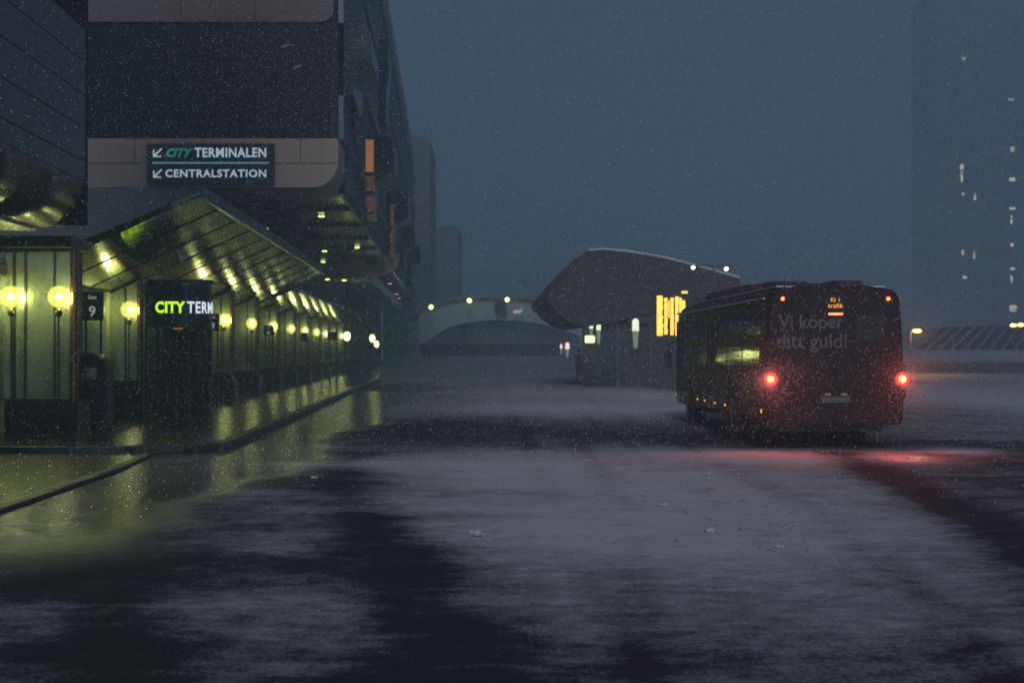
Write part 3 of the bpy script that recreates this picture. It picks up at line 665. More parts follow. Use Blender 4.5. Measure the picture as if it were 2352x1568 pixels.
q = MB(); q.loft(rings, smooth=False); body = q.build('body', 'bus', bus)
# rear: frame corners, panels, seams
q = MB(); q.box(-1.03, 1.03, -.012, .02, 1.72, 2.70); q.build('rear_upper_panel', 'busrear', bus, bevel=.03)
q = MB(); q.box(-1.06, 1.06, -.016, .02, .98, 1.70); ec = q.build('engine_hatch', 'busrear', bus, bevel=.03)
q = MB()
for i in range(7): z = 1.50 - i * .05; q.box(-.85, -.15, -.024, -.017, z, z + .018)
child('vent_slat', q, 'black', ec)
q = MB(); q.box(-1.13, 1.13, -.05, .06, .42, .76); q.build('rear_bumper', 'bus', bus, bevel=.04)
q = MB(); q.box(-.30, .30, -.028, .0, .80, .93); q.build('plate_recess', 'black', bus, bevel=.01)
q = MB(); q.box(-.24, .24, -.034, -.029, .81, .91); q.build('number_plate', 'rim', bus)
for x in (1900, 1938):
    a, z = bp(x, 905); q = MB(); q.box(a - .05, a + .05, -.045, -.02, z - .02, z + .02); q.build('plate_lamp', 'plate', bus)
for x, s in ((1768, -1), (2072, 1)):
    a, z = bp(x, 870)
    q = MB(); q.box(a - .075, a + .075, -.045, .04, z - .36, z + .26); cl = q.build('tail_lamp_cluster', 'black', bus, bevel=.03)
    q = MB(); q.lathe([(.070, -.052), (.070, -.046)], (a, 0, z), 18, 'y'); child('tail_light', q, 'tail', cl)
    q = MB(); lamp_light('tail_light_source', 42, (1.0, .085, .035), .055, (a, -.06, z), bus, True, (R(-90), 0, 0)); q.lathe([(.070, -.049), (.12, -.047), (.12, -.044)], (a, 0, z), 20, 'y'); child('red_lens', q, glow('red_lens', (1.0, .035, .015), 2.4), cl)
    q = MB(); q.lathe([(.05, -.050), (.05, -.046)], (a, 0, z - .2), 14, 'y'); child('reflector', q, 'busred', cl)
for x in (1797, 2041):
    a, z = bp(x, 686); q = MB(); q.lathe([(.03, -.03), (.034, -.012)], (a, 0, z), 12, 'y'); q.build('marker_light', 'marker', bus)
a, z = bp(1919, 721); q = MB(); q.box(a - .125, a + .125, -.035, -.012, z - .018, z + .018); q.build('brake_light_bar', 'brakebar', bus, bevel=.008)
x0, z0_ = bp(1896, 712); x1, z1_ = bp(1940, 679)
q = MB(); q.box(x0, x1, -.022, -.011, z0_, z1_); dp = q.build('route_display', 'black', bus)
def btext(body, xa_, ya_, xb_, yb_, y=-.026, **k):
    a0, c0 = bp(xa_, yb_); a1, c1 = bp(xb_, ya_)
    return text_mb(body, lambda u, v: (a0 + (a1 - a0) * u, y, c0 + (c1 - c0) * v), **k)
child('display_text', btext('Ej i', 1908, 684, 1928, 695, bold=.01, spacing=1.2), 'ledbus', dp)
child('display_text', btext('trafik', 1901, 697, 1936, 707, bold=.01, spacing=1.1), 'ledbus', dp)
btext('Vi köper', 1786, 722, 1938, 764, -.018, bold=.015).build('advert_lettering', 'busink', bus)
btext('ditt guld!', 1783, 765, 1946, 810, -.018, bold=.015).build('advert_lettering', 'busink', bus)
q = MB(); q.box(.35, .85, -.018, -.012, 1.85, 2.30); q.build('advert_panel', 'black', bus, bevel=.02)
# side glazing and doors
for s in (-1, 1):
    xs = s * (HW + .004)
    spans = [(.55, 2.1), (2.2, 3.7), (3.8, 5.0), (6.2, 7.6), (7.7, 9.1)] if s == -1 else [(.55, 2.1), (2.2, 3.7), (3.8, 5.3), (5.4, 7.0), (7.1, 8.8)]
    for a0, a1 in spans:
        q = MB(); q.hexa([(xs, a0, 1.42), (xs - s * .012, a0, 1.42), (xs - s * .012, a1, 1.42), (xs, a1, 1.42), (xs - s * .045, a0, 2.42), (xs - s * .057, a0, 2.42), (xs - s * .057, a1, 2.42), (xs - s * .045, a1, 2.42)])
        q.build('side_window', 'busglass', bus)
    q = MB(); q.tube([(s * (HW - .02), .2, 2.60), (s * (HW - .02), BL - .3, 2.60)], .02, 6); q.build('roof_rail', 'strip', bus)
for a0, a1 in ((5.1, 6.1), (9.3, 10.6)):
    q = MB(); xs = -(HW + .006); q.hexa([(xs, a0, .50), (xs + .02, a0, .50), (xs + .02, a1, .50), (xs, a1, .50), (xs + .045, a0, 2.42), (xs + .065, a0, 2.42), (xs + .065, a1, 2.42), (xs + .045, a1, 2.42)])
    d = q.build('door', 'busglass', bus)
    q = MB(); m_ = (a0 + a1) / 2
    for e in (a0, m_, a1): q.box(xs - .008, xs + .04, e - .03, e + .03, .5, 2.40)
    child('door_frame', q, 'black', d)
for yy in (2.9, 8.55):
    for s in (-1, 1):
        q = MB(); q.lathe([(.56, s * (HW - .12)), (.56, s * (HW + .006))], (0, yy, .50), 28, 'x'); q.build('wheel_arch', 'rubber', bus)
        q = MB(); q.lathe([(.30, s * (HW - .30)), (.45, s * (HW - .30)), (.47, s * (HW - .25)), (.47, s * (HW + .00)), (.44, s * (HW + .02)), (.28, s * (HW + .02))], (0, yy, .47), 28, 'x'); wh = q.build('wheel', 'rubber', bus)
        q = MB(); q.lathe([(.27, s * (HW - .02)), (.27, s * (HW + .025)), (.12, s * (HW + .012)), (.10, s * (HW + .05)), (.02, s * (HW + .055))], (0, yy, .47), 20, 'x'); child('rim', q, 'rim', wh)
    if yy < 4:
        for s in (-1, 1):
            q = MB(); q.lathe([(.45, s * (HW - .62)), (.47, s * (HW - .58)), (.47, s * (HW - .36)), (.45, s * (HW - .32))], (0, yy, .47), 28, 'x'); q.build('inner_wheel', 'rubber', bus)
            q = MB(); q.box(s * .50, s * 1.10, yy - .66, yy - .63, .10, .62); q.build('mud_flap', 'rubber', bus)
q = MB(); q.box(-.9, .9, .3, BL - .5, .30, .45); q.build('underbody', 'black', bus)
# roof equipment
q = MB(); q.loft([[(x, y, z) for x, z in [(-.88 * k, 2.80), (-.80 * k, 2.80 + h), (-.4 * k, 2.80 + h * 1.12), (.4 * k, 2.80 + h * 1.12), (.80 * k, 2.80 + h), (.88 * k, 2.80)]] for y, k, h in ((3.2, .9, .05), (3.5, 1, .20), (8.5, 1, .22), (9.2, .9, .06))], smooth=False)
q.build('roof_pod', 'busred', bus)
q = MB(); q.loft([[(cx_ + x, y, z) for x, z in [(-.3 * k, 2.78), (-.25 * k, 2.80 + h), (.25 * k, 2.80 + h), (.3 * k, 2.78)]] for cx_ in (.38,) for y, k, h in ((.35, .8, .05), (.6, 1, .13), (2.4, 1, .13), (2.8, .8, .04))], smooth=False)
q.build('air_conditioner', 'busred', bus)
q = MB(); q.loft([[(cx_ + x, y, z) for x, z in [(-.38 * k, 2.78), (-.30 * k, 2.80 + h), (.30 * k, 2.80 + h), (.38 * k, 2.78)]] for cx_ in (-.45,) for y, k, h in ((1.2, .8, .05), (1.5, 1, .16), (2.4, 1, .18), (2.9, .8, .04))], smooth=False)
q.build('roof_hatch', 'busred', bus)
q = MB(); q.tube([(-.82, .25, 2.76), (-.82, .25, 2.98)], [.010, .006], 6); q.build('antenna', 'black', bus)
q = MB(); q.box(-.95, .95, .3, BL - .8, 2.80, 2.822); q.build('roof_snow', 'snow', bus)
# mirror and side markers
q = MB(); q.box(-HW - .28, -HW - .10, BL - .15, BL - .03, 1.28, 1.66); mr = q.build('wing_mirror', 'black', bus, bevel=.03)
q = MB(); q.tube([(-HW + .05, BL - .1, 1.95), (-HW - .18, BL - .09, 1.85), (-HW - .19, BL - .09, 1.62)], .02, 6); child('mirror_arm', q, 'black', mr)
for yy in (10.7, 8.0 - .6, 6.4, 5.1, 3.9):
    q = MB(); q.box(-HW - .014, -HW + .01, yy - .05, yy + .05, .60, .64); q.build('side_marker', 'amber', bus, bevel=.005)
q = MB(); q.box(-HW - .012, -HW + .01, .30, .36, .62, .68); q.build('side_marker', 'amber', bus)
for s in (-1, 1):
    q = MB(); q.box(s * .45 - .0, s * .95, BL - .01, BL + .02, .62, .80); q.build('headlight', 'rim', bus, bevel=.02)
q = MB(); q.box(-1.0, 1.0, BL - .03, BL + .012, 1.15, 2.35); q.build('windscreen', 'busglass', bus, bevel=.04)

# ------------------------------------------------------------------ shelter building on the right
sh = thing('shelter_building', 'dark station hall with a steep hooded roof standing behind the bus', 'building', P(1430, 885, 70))
def rp2(x, y, D): return P(x, y, D)
Dn = 67.0
top = [(1256, 684), (1268, 664), (1300, 628), (1330, 596), (1346, 582), (1362, 576), (1390, 574), (1440, 579), (1520, 592), (1600, 612), (1700, 640), (1700, 662)]
und = [(1560, 700), (1400, 742), (1350, 750), (1322, 746), (1285, 722), (1258, 694)]
ptsN = [P(x, y, Dn) for x, y in top + und]
q = MB(); q.prism(ptsN, (-SK * 12, 12, 0)); rfo = q.build('roof', 'roof', sh)
q = MB(); sn = [P(x, y, Dn + .3) for x, y in [(1352, 576), (1385, 573), (1440, 578), (1520, 591), (1600, 611), (1700, 639)]]
q.prism(sn + [p + Vector((0, 0, .09)) for p in reversed(sn)], (-SK * 11.5, 11.5, 0)); child('roof_snow', q, 'snow', rfo)
q = MB(); a_ = P(1338, 886, Dn); b_ = P(1600, 886, Dn)
q.prism([(a_.x, Dn + .5, 0), (b_.x + 2, Dn + .5, 0), (b_.x + 2, Dn + 11, 0), (a_.x + .55, Dn + 11, 0)], (0, 0, 3.1)); q.build('wall', 'shwall', sh)
q = MB(); q.box(P(1440, 0, Dn).x, P(1700, 0, Dn).x, Dn + .2, Dn + 10, 3.0, 4.3); q.build('upper_wall', 'shwall', sh)
for x in (1347, 1420, 1497):
    q = MB(); p = P(x, 0, Dn); q.box(p.x - .09, p.x + .09, Dn + .25, Dn + .45, 0, 3.0); q.build('column', 'steelpole', sh)
q = MB(); p = P(1400, 0, Dn); q.box(p.x - .55, p.x + .75, Dn + .44, Dn + .49, .1, 2.4); q.build('door', 'bglass', sh)

def wall_light(x, yt, yb, D, wpx, m1, m2, lb, taper=.5):
    c = P(x, (yt + yb) / 2, D); t = thing('wall_light', lb, 'lamp', c, 'wall lights of the station hall with their painted light streaks')
    h1 = P(x, yt, D).z; h0 = P(x, yb, D).z; w_ = wpx / F * D / 2; mid = h1 - (h1 - h0) * .42
    q = MB(); q.prism([(c.x + a, D, z) for a, z in [(-w_, mid)] + [(-w_, h1 - w_)] + [(-w_ * .7, h1 - w_ * .3), (0, h1), (w_ * .7, h1 - w_ * .3)] + [(w_, h1 - w_), (w_, mid)]], (0, .08, 0)); q.build('lens', m1, t)
    q = MB(); q.prism([(c.x - w_, D, mid), (c.x + w_, D, mid), (c.x + w_ * taper, D, h0), (c.x - w_ * taper, D, h0)], (0, .08, 0)); q.build('painted_wash', m2, t)  # dim glowing strip painted in place of lamp light washing down the wall
    q = MB(); q.box(c.x - w_ * 1.1, c.x + w_ * 1.1, D + .081, D + .16, h0 - .1, h1 + .08); q.build('housing', 'steelpole', t)
wall_light(1460, 731, 800, Dn + .1, 15, 'whitel', 'washl', 'white wall light with the longest painted streak, nearest the orange board')
wall_light(1375, 735, 790, Dn + .1, 10, 'whitel', 'washl', 'narrow white wall light above right of the small lit box')
wall_light(1358, 741, 772, Dn + .05, 9, 'whitel', 'washl', 'short white wall light directly above the small lit box')
wall_light(1303, 786, 822, 95, 10, 'pinkl', 'washl', 'pinkish light column at the far corner of the hall, brighter of two', .3)
wall_light(1289, 790, 815, 96, 5, 'pinkl', 'washl', 'thin orange-pink light column at the far corner, dimmer of two', .3)
p = P(1355, 779, Dn - .3)
t = thing('lit_box_sign', 'small bright green-white lit box on a dark post at the hall corner', 'sign', (p.x, p.y, 0))
q = MB(); q.box(p.x - .23, p.x + .23, Dn - .3, Dn - .18, p.z - .17, p.z + .17); q.build('light_box', 'boxl', t, bevel=.03)
q = MB(); q.tube([(p.x, Dn - .24, 0), (p.x, Dn - .24, p.z - .17)], .05, 8); q.build('post', 'steelpole', t)
q = MB(); q.box(p.x - .3, p.x + .3, Dn - .16, Dn, .02, 1.1); q.build('machine_body', 'black', t, bevel=.05)

# departure board with glowing vertical rows
Db = 60.0
t = thing('departure_board', 'glowing orange departure board partly hidden by the left side of the bus', 'display', P(1540, 772, Db))
pa = P(1508, 774, Db); pb = P(1572, 678, Db)
q = MB(); q.box(pa.x - .03, pb.x + .25, Db + .02, Db + .2, pa.z - .04, pb.z + .03); q.build('casing', 'black', t)
q = MB(); q.tube([(pa.x + .7, Db + .1, 0), (pa.x + .7, Db + .1, pa.z)], .07, 10); q.build('post', 'steelpole', t)
random.seed(3)
for x, wpx, y0, y1 in ((1509, 15, 679, 771), (1526, 8, 684, 768), (1535, 3, 690, 730), (1540, 8, 684, 770), (1551, 8, 681, 771), (1560, 7, 684, 720), (1567, 8, 690, 712)):
    q = MB(); nseg = 14
    for k in range(nseg):
        ya = y0 + (y1 - y0) * k / nseg; yb = y0 + (y1 - y0) * (k + .93) / nseg; a = P(x, yb, Db); b = P(x + wpx * random.uniform(.78, 1.0), ya, Db)
        q.box(a.x, b.x, Db - .005, Db + .018, a.z, b.z)
    q.build('lit_row', 'led', t)
p = P(1573, 671, Db); t = thing('orange_lamp', 'small orange lit plate above the top right of the departure board', 'lamp', p)
q = MB(); q.box(p.x - .13, p.x + .13, Db, Db + .05, p.z - .05, p.z + .05); q.build('lens', 'led', t, bevel=.02)
q = MB(); q.box(p.x - .15, p.x + .15, Db + .051, Db + .12, p.z - .25, p.z + .07); q.build('bracket', 'black', t)

# street lamp with two heads behind the bus
Dl = 58; a = P(1592, 614, Dl); b = P(1668, 617, Dl); px = P(1640, 0, Dl).x
t = thing('street_lamp', 'double headed floodlight mast rising behind the bus roof', 'street lamp', (px, Dl, 0))
q = MB(); q.tube([(px, Dl, 0), (px, Dl, a.z + .05)], [.09, .05], 10); q.build('pole', 'steelpole', t)
q = MB(); q.tube([(a.x, Dl, a.z + .10), (px, Dl, a.z + .05), (b.x + .3, Dl, b.z + .09)], .03, 8); q.build('arm', 'steelpole', t)
for c in (a, b):
    q = MB(); q.prism([(c.x - .2, Dl - .1, c.z + .12), (c.x + .2, Dl - .1, c.z + .12), (c.x + .13, Dl - .1, c.z + .02), (c.x - .13, Dl - .1, c.z + .02)], (0, .25, 0)); hd = q.build('lamp_head', 'steelpole', t)
    q = MB(); q.sphere((c.x, Dl - .05, c.z), .075, 14, 8); child('bulb', q, 'flood', hd)

# ------------------------------------------------------------------ bridge and far things
Dv = 128.0
bg_ = thing('arched_bridge', 'pale arched footbridge crossing the road in the snow haze', 'bridge', P(1160, 800, Dv))
q = MB()
o_ = [(960, 712), (990, 700), (1040, 690), (1120, 686), (1190, 688), (1240, 695), (1285, 712), (1320, 736), (1345, 764)]
i_ = [(1330, 772), (1290, 756), (1240, 743), (1180, 736), (1120, 735), (1070, 741), (1030, 752), (1000, 770), (980, 786), (960, 790)]
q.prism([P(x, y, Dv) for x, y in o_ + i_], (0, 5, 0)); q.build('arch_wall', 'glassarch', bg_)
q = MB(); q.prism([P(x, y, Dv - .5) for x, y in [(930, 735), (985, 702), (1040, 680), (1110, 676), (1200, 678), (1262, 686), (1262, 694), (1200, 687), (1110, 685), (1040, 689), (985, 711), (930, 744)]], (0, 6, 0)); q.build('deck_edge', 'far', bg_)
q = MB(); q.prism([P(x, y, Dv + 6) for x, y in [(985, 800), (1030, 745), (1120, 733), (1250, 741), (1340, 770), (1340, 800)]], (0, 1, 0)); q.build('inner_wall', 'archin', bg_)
q = MB(); p = P(1068, 0, Dv + 3); q.box(p.x - .3, p.x + .3, Dv + 2.5, Dv + 3.5, 0, 4.4); q.build('bridge_pier', 'far', bg_)
for x, y, lb in ((990, 705, 'left of the three yellow-green lamps along the bridge edge'), (1078, 690, 'middle of the three yellow-green lamps along the bridge edge'), (1165, 688, 'right of the three yellow-green lamps along the bridge edge')):
    p = P(x, y, Dv - 2); t = local(thing('bridge_lamp', lb, 'lamp', p, 'lamps along the bridge edge'))
    q = MB(); q.sphere((0, 0, 0), .20, 14, 8); q.build('globe', 'lampg', t)
    q = MB(); q.tube([(0, 0, .2), (0, .8, .35), (0, 1.6, .0)], .04, 6); q.build('bracket', 'steelpole', t)
p = P(1150, 707, Dv - 1); t = thing('hanging_sign', 'dark square sign hanging from the middle of the bridge', 'sign', p)
q = MB(); q.box(p.x - .5, p.x + .5, p.y, p.y + .2, p.z - .45, p.z + .5); q.build('board', 'black', t, bevel=.05)
q = MB(); q.tube([(p.x, p.y + .1, p.z + .5), (p.x, p.y + .1, p.z + 1.1)], .05, 6); q.build('hanger', 'steelpole', t)
p = P(1188, 713, Dv - 1.2); t = thing('bridge_emblem_sign', 'small red and white lit sign on the bridge face', 'sign', p)
q = MB(); q.box(p.x - .35, p.x + .35, p.y, p.y + .1, p.z - .22, p.z + .0); q.build('white_panel', glow('white_sign', (.8, .9, .9), .55), t)
q = MB(); q.prism([(p.x - .28, p.y, p.z + .01), (p.x + .2, p.y, p.z + .01), (p.x - .02, p.y, p.z + .28)], (0, .1, 0)); q.build('red_panel', glow('red_sign', (.8, .05, .05), .6), t)
q = MB(); q.box(p.x + .3, p.x + .5, p.y, p.y + .1, p.z - .05, p.z + .2); q.build('pale_panel', glow('cyan_sign', (.3, .6, .65), .6), t)

q = MB(); pts = [(-9, 88, .004), (5, 88, .004), (5, 117, .004), (-9, 117, .004)]
q.add([(-9.5, 92, .003), (3.6, 92, .003), (4.0, 112, 1.3), (-9.5, 112, 1.3), (-9.5, 116, 1.3), (4.0, 116, 1.3), (-9.5, 116, -.2), (4, 116, -.2), (-9.5, 92, -.2), (3.6, 92, -.2)],
      [(0, 1, 2, 3), (3, 2, 5, 4), (4, 5, 7, 6), (0, 3, 4, 6, 8), (1, 9, 7, 5, 2), (0, 8, 9, 1)])
kind(q.build('snow_ramp', 'oldsnow'), 'structure', 'snow covered ramp below the bridge')
q = MB(); q.box(-7.2, 3.9, 112.5, 113.1, 1.25, 2.25); o = q.build('parapet_wall', 'roof', bevel=.03); tag(o, 'long low dark parapet wall across the road end below the bridge', 'wall')
q = MB(); q.box(-10.5, -9.9 + .6, 150, 151, 0, 1) if False else None
def tower(name, lb, x0, x1, ytop, D, depth, m, floors=0):
    t = thing(name, lb, 'building', P((x0 + x1) / 2, HZ, D)); a = P(x0, ytop, D); b = P(x1, ytop, D)
    q = MB(); q.box(a.x, b.x, D, D + depth, 0, a.z); q.build('wall', m, t)
    q = MB(); q.box(a.x + .3, b.x - .3, D + .3, D + depth - .3, a.z, a.z + .5); q.build('roof', m, t)
    if floors:
        h = a.z / floors
        for k in range(1, floors): 
            q = MB(); q.box(a.x, b.x + .15, D - .12, D - .02, k * h, k * h + .5); q.build('floor_band', 'far', t)
    return t
tower('office_block', 'tall hazy office block rising just behind the terminal', 880, 986, 322, 165, 14, 'far', 7)
tower('office_block', 'lower hazy flat-roofed block left of the bridge', 940, 1052, 526, 205, 14, 'far', 5)
# tower with lit windows
tt = tower('high_rise', 'huge dim high-rise with a few lit windows fading into the night haze at right', 2150, 2560, -20, 500, 30, 'tower')
for (x, y, wp, hp, mm) in ((2215, 135, 9, 6, 'winlit'), (2210, 383, 8, 12, 'winlit'), (2213, 447, 6, 8, 'winlit'), (2240, 452, 5, 14, 'winlit'), (2212, 580, 6, 10, 'winlit'), (2216, 636, 9, 7, 'winlit'), (2238, 585, 4, 18, 'winlit'),
                           (2323, 228, 14, 5, 'winblue'), (2327, 343, 9, 10, 'winlit'), (2326, 412, 13, 8, 'winlit'), (2326, 478, 14, 6, 'winlit'), (2325, 562, 6, 8, 'winlit'), (2326, 617, 10, 6, 'winlit'), (2327, 708, 16, 14, 'winlit'), (2210, 405, 5, 25, 'winlit'), (2324, 505, 4, 20, 'winlit'), (2324, 640, 4, 18, 'winlit')):
    q = MB(); a = P(x - wp / 2, y + hp / 2, 500); b = P(x + wp / 2, y - hp / 2, 500); q.box(a.x, b.x, 499.9, 499.97, a.z, b.z); q.build('lit_window', mm, tt)
for z in range(4, 124, 4):
    q = MB(); a = P(2150, 0, 500); b = P(2560, 0, 500); q.box(a.x, b.x, 499.7, 499.88, z, z + .3); q.build('floor_ledge', 'tower', tt)

# far right: terrace, wall, ribbed glass roof, lamps
q = MB(); q.add([(21, 70, .004), (60, 70, .004), (60, 92, .25), (23, 92, .25), (23, 92, -.3), (60, 92, -.3), (21, 70, -.3), (60, 70, -.3)], [(0, 1, 2, 3), (3, 2, 5, 4), (0, 3, 4, 6), (1, 7, 5, 2), (0, 6, 7, 1)])
kind(q.build('snow_field', 'oldsnow'), 'structure', 'snow covered ground right of the bus')
q = MB(); q.box(22.5, 62, 92.1, 92.6, .0, .95); o = q.build('low_wall', 'roof', bevel=.03); tag(o, 'long low dark wall across the snow right of the bus', 'wall')
q = MB(); q.add([(22.5, 92.6, .9), (62, 92.6, .9), (62, 101, 1.75), (24, 101, 1.75), (24, 101, 0), (62, 101, 0), (22.5, 92.6, 0), (62, 92.6, 0)], [(0, 1, 2, 3), (3, 2, 5, 4), (0, 3, 4, 6), (1, 7, 5, 2), (0, 6, 7, 1)])
kind(q.build('snow_bank', 'oldsnow'), 'structure', 'snow bank behind the low wall')
gr = thing('glass_roof', 'dark sloping ribbed glass roof low on the right horizon', 'roof', P(2240, 810, 102))
q = MB(); b0p = P(2092, 812, 102); t0p = P(2150, 752, 106); t1p = P(2560, 742, 106); b1p = P(2560, 812, 102)
q.add([b0p, b1p, t1p, t0p, b0p + Vector((0, 12, 0)), b1p + Vector((0, 12, 0)), t1p + Vector((0, 6, 0)), t0p + Vector((0, 6, 0))], [(0, 1, 2, 3), (4, 7, 6, 5), (0, 4, 5, 1), (3, 2, 6, 7), (0, 3, 7, 4), (1, 5, 6, 2)]); q.build('roof_glass', 'bglass', gr)
for i in range(17):
    f0 = i / 16; lo_ = b0p.lerp(b1p, f0); hi_ = t0p.lerp(t1p, min(1, f0 + .035)); q = MB(); q.tube([lo_ + Vector((0, -.12, .1)), hi_ + Vector((0, -.12, .08))], .11, 6); q.build('roof_rib', 'rib', gr)
q = MB(); q.tube([b0p + Vector((0, -.1, .05)), b1p + Vector((0, -.1, .05))], .12, 6); q.build('eaves', 'snow', gr)
p = P(2107, 760, 88); t = thing('sodium_lamp', 'orange street lamp glowing just right of the bus', 'street lamp', (p.x, p.y, 0))
q = MB(); q.tube([(p.x - .42, 88, 0), (p.x - .42, 88, p.z - .1), (p.x - .2, 88, p.z + .12)], .05, 8); q.build('pole', 'steelpole', t)
q = MB(); q.sphere((p.x, 88, p.z), .16, 14, 8, sx=1.7, sz=.6); q.build('lens', 'sodium', t)
lamp_light('sodium_light', 420, (1.0, .48, .12), .25, (.0, -.35, p.z), t)
q = MB(); q.sphere((p.x, 88, p.z - .2), .34, 16, 10); q.build('shade', shell('amber_shade', (.8, .36, .12), .35, .8), t)
for x, y, lb in ((2328, 747, 'left of the two orange lamps on the glass roof'), (2345, 746, 'right of the two orange lamps on the glass roof')):
    p = P(x, y, 99); t = local(thing('roof_lamp', lb, 'lamp', p, 'orange lamps above the ribbed roof'))
    q = MB(); q.sphere((0, 0, 0), .17, 12, 8, sx=1.4, sz=.7); q.build('lens', glow('roof_lamp', (1, .5, .12), 9), t)
    q = MB(); q.tube([(0, 0, -.1), (0, 0, -p.z + 1.55)], .04, 6); q.build('post', 'steelpole', t)

# a person waiting at the far corner of the hall
def person(loc, yaw):
    import bmesh
    t = local(thing('person', 'small distant person in a long dark coat standing by the hall corner', 'person', loc, rz=yaw))
    me = bpy.data.meshes.new('body')
    j = [(0, 0, .95), (0, 0, 1.15), (0, 0, 1.38), (0, .01, 1.50), (0, .02, 1.63), (0, .02, 1.72),
         (-.17, 0, 1.40), (-.23, .02, 1.14), (-.20, .10, .90), (.17, 0, 1.40), (.23, .02, 1.14), (.20, .10, .90),
         (-.09, 0, .90), (-.10, .02, .50), (-.10, 0, .08), (-.10, .13, .04), (.09, 0, .90), (.10, .03, .50), (.11, 0, .08), (.11, .13, .04)]
    e = [(0, 1), (1, 2), (2, 3), (3, 4), (4, 5), (2, 6), (6, 7), (7, 8), (2, 9), (9, 10), (10, 11), (0, 12), (12, 13), (13, 14), (14, 15), (0, 16), (16, 17), (17, 18), (18, 19)]
    rd_ = [.17, .16, .17, .06, .10, .08, .07, .055, .04, .07, .055, .04, .10, .07, .045, .04, .10, .07, .045, .04]
    me.from_pydata(j, e, []); o = bpy.data.objects.new('body', me); C.objects.link(o)
    md = o.modifiers.new('s', 'SKIN'); 
    for i, r_ in enumerate(rd_): me.skin_vertices[0].data[i].radius = (r_, r_ * .8)
    me.skin_vertices[0].data[0].use_root = True
    sd = o.modifiers.new('d', 'SUBSURF'); sd.levels = 1; sd.render_levels = 1
    dg = bpy.context.evaluated_depsgraph_get(); dg.update(); nm = bpy.data.meshes.new_from_object(o.evaluated_get(dg)); bpy.data.objects.remove(o)
    nm.materials.clear(); nm.materials.append(M['skin']); o = bpy.data.objects.new('body', nm); C.objects.link(o); o.parent = t
    q = MB(); q.lathe([(.17, .45), (.25, .50), (.22, .95), (.24, 1.2), (.23, 1.40), (.10, 1.50), (.09, 1.53)], (0, 0, 0), 16); q.v = [(x, y * .75, z) for x, y, z in q.v]; q.build('coat', 'coat', t)
    q = MB()
    for s in (-1, 1): q.tube([(s * .19, 0, 1.42), (s * .25, .02, 1.14), (s * .22, .09, .93)], [.085, .07, .06], 8)
    q.build('sleeves', 'coat', t)
    q = MB(); q.sphere((0, .0, 1.70), .125, 12, 8); q.build('hood', 'coat', t)
    q = MB()
    for s in (-1, 1): q.tube([(s * .095, 0, .92), (s * .10, .02, .5), (s * .105, 0, .06)], [.11, .085, .065], 8)
    q.build('trousers', 'coat', t)
person(P(1329, 0, 90).xy.to_3d(), R(200))

# ------------------------------------------------------------------ snow clumps on the road
clumps = [(1097, 1230, .075, 'largest snow clump lying alone left of centre on the road'), (1633, 1221, .05, 'snow clump on the bright snow right of the centre'), (1520, 1161, .045, 'small snow clump farther up the bright snow'),
          (1625, 1090, .05, 'snow clump in the pink light before the bus'), (1790, 1258, .035, 'small dark snow clump on the right of the bright snow'), (722, 1098, .045, 'lone pale snow clump on the dark wet asphalt')]
for x, y, r_, lb in clumps:
    q = MB(); g_ = G(x, y); random.seed(int(x))
    for k in range(6): q.sphere((g_.x + random.uniform(-1, 1) * r_ * .9, g_.y + random.uniform(-1, 1) * r_ * .8, r_ * random.uniform(.1, .45)), r_ * random.uniform(.35, .75), 8, 6, sz=.8)
    q.v = [(a + random.uniform(-1, 1) * r_ * .07, b + random.uniform(-1, 1) * r_ * .07, max(.001, c)) for a, b, c in q.v]
    tag(q.build('snow_clump', 'clump'), lb, 'snow clump', 'snow clumps on the road')
q = MB(); random.seed(11)
for cx_, cy_, sx_, sy_, n_ in ((1600, 1085, 60, 16, 26), (1660, 1130, 70, 5, 18), (1590, 1180, 90, 6, 12), (1750, 1215, 80, 12, 24), (1860, 1195, 160, 26, 46), (1900, 1150, 120, 20, 26), (1760, 1250, 120, 18, 30), (1150, 1228, 130, 6, 10), (1700, 1160, 200, 40, 50), (1500, 1240, 120, 20, 14), (1850, 1300, 250, 50, 30)):
    for k in range(n_):
        g_ = G(random.gauss(cx_, sx_ * .55), random.gauss(cy_, sy_ * .55)); r_ = random.choice((.004, .006, .008, .011, .018)) * random.uniform(.7, 1.2)
        q.sphere((g_.x, g_.y, r_ * .25), r_, 6, 4, sx=random.uniform(.8, 1.8), sy=random.uniform(.7, 1.3), sz=.7)
kind(q.build('slush_crumbs', 'dirt'), 'stuff', 'dark crumbs of slush scattered over the snow')

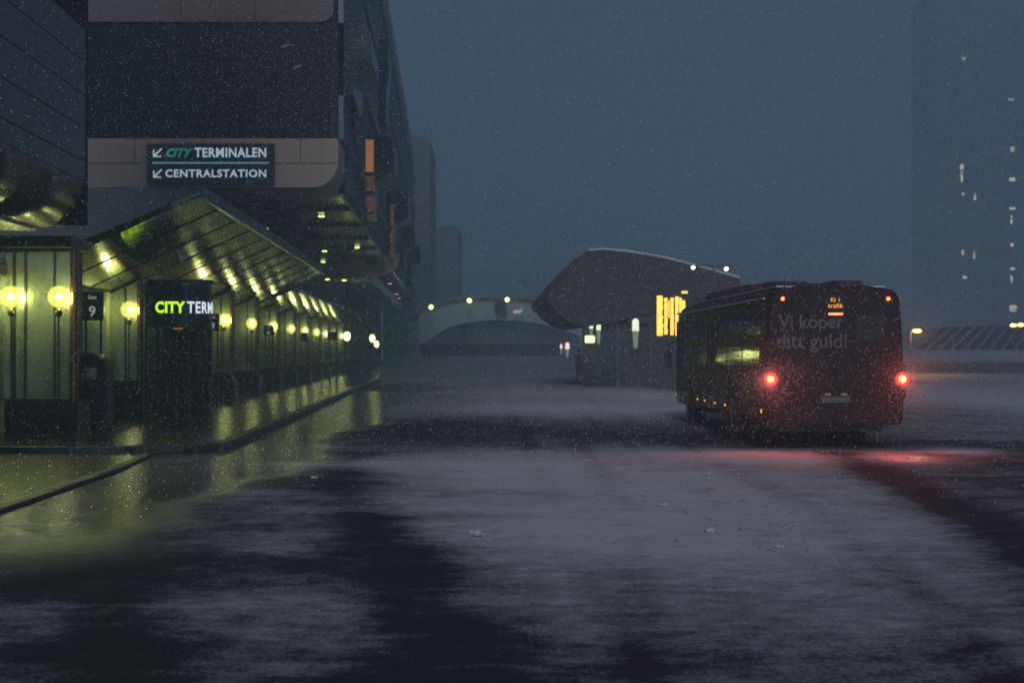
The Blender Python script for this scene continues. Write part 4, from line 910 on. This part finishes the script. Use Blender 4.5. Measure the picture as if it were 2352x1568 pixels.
# ------------------------------------------------------------------ falling snow
def flakes(name, n, lo, hi, rmin, rmax, seed, lb, cone=None):
    rng = np.random.default_rng(seed)
    p = rng.uniform(lo, hi, (n, 3))
    if cone is not None: p = cone(rng, n)
    D = np.maximum(p[:, 1], 1); keep = np.ones(len(p), bool)
    # not inside the terminal, the bus or the kiosk
    u = p[:, 0] + SK * p[:, 1]
    keep &= ~((u < -6.2) & (p[:, 1] < 25.3) & (p[:, 2] > 3.6)); keep &= ~((u < -8.2)) ; keep &= ~((u < -3.2) & (p[:, 1] > D2 - .3) & (p[:, 2] > 6.8))
    lx = (p[:, 0] - BX) + byaw * (p[:, 1] - BD)
    keep &= ~((np.abs(lx) < 1.3) & (p[:, 1] > BD - .08) & (p[:, 1] < BD + 11.2) & (p[:, 2] < 3.1))
    p = p[keep]; n = len(p)
    r = rng.uniform(rmin, rmax, n)[:, None, None] * rng.choice([.7, 1, 1, 1.5], n)[:, None, None]
    tet = np.array([[1, 0, -.7], [-.5, .87, -.7], [-.5, -.87, -.7], [0, 0, 1.0]]) * .8
    ax = rng.normal(size=(n, 3, 3)); qq = np.linalg.qr(ax)[0]
    v = np.einsum('ij,njk->nik', tet, qq) * r
    k = rng.uniform(.2, 1.2, n)[:, None]                       # flakes are a little longer along the wind
    wv = np.array([-.55, 0, -.83]); v += (v @ wv)[:, :, None] * wv * k[:, :, None] * .9
    v = (v + p[:, None, :]).reshape(-1, 3).astype(np.float32)
    f = (np.array([[0, 1, 2], [0, 3, 1], [1, 3, 2], [2, 3, 0]])[None] + 4 * np.arange(n)[:, None, None]).reshape(-1, 3)
    me = bpy.data.meshes.new(name); me.vertices.add(len(v)); me.vertices.foreach_set('co', v.ravel())
    me.loops.add(f.size); me.loops.foreach_set('vertex_index', f.ravel().astype(np.int32)); me.polygons.add(len(f))
    me.polygons.foreach_set('loop_start', (np.arange(len(f)) * 3).astype(np.int32)); me.update(calc_edges=True)
    me.materials.append(M['flake']); o = bpy.data.objects.new(name, me); C.objects.link(o); kind(o, 'stuff', lb)
flakes('falling_snow', 480000, (-14, 13, .1), (15, 46, 13.5), .0032, .0070, 1, 'fine snowflakes blowing through the night air')
def bus_cone(rng, n):  # extra flakes added round each tail light to form its red halo
    c = np.array([[4.33, BD - .35, 1.2], [6.68, BD - .35, 1.2]])[rng.integers(0, 2, n)]
    d = rng.normal(size=(n, 3)); d /= np.linalg.norm(d, axis=1)[:, None]
    rr = .10 + rng.uniform(0, 1, n)[:, None] ** 1.5 * .95
    q_ = c + d * rr * np.array([1, 1.3, 1]); q_[:, 1] = np.minimum(q_[:, 1], BD + 2); return q_[q_[:, 2] > .05]
flakes('halo_flakes', 14000, (0, 0, 0), (1, 1, 1), .0028, .0052, 5, 'extra snowflakes added around the rear lights of the bus to carry their red halo', bus_cone)

# ------------------------------------------------------------------ haze
q = MB(); q.box(-80, 235, -25, 545, -1, 136)
hz = q.build('haze', 'snow'); hz.data.materials.clear()
m = bpy.data.materials.new('snow_haze'); m.use_nodes = True; n = m.node_tree.nodes; n.clear()
pvn = n.new('ShaderNodeVolumePrincipled'); pvn.inputs['Color'].default_value = (.62, .85, 1, 1); pvn.inputs['Density'].default_value = .0042; pvn.inputs['Anisotropy'].default_value = .3
o = n.new('ShaderNodeOutputMaterial'); m.node_tree.links.new(pvn.outputs[0], o.inputs['Volume']); hz.data.materials.append(m)
kind(hz, 'stuff', 'blue-grey snow haze filling the night air')
for o in list(C.objects):
    if '_local' in o.keys(): del o['_local']
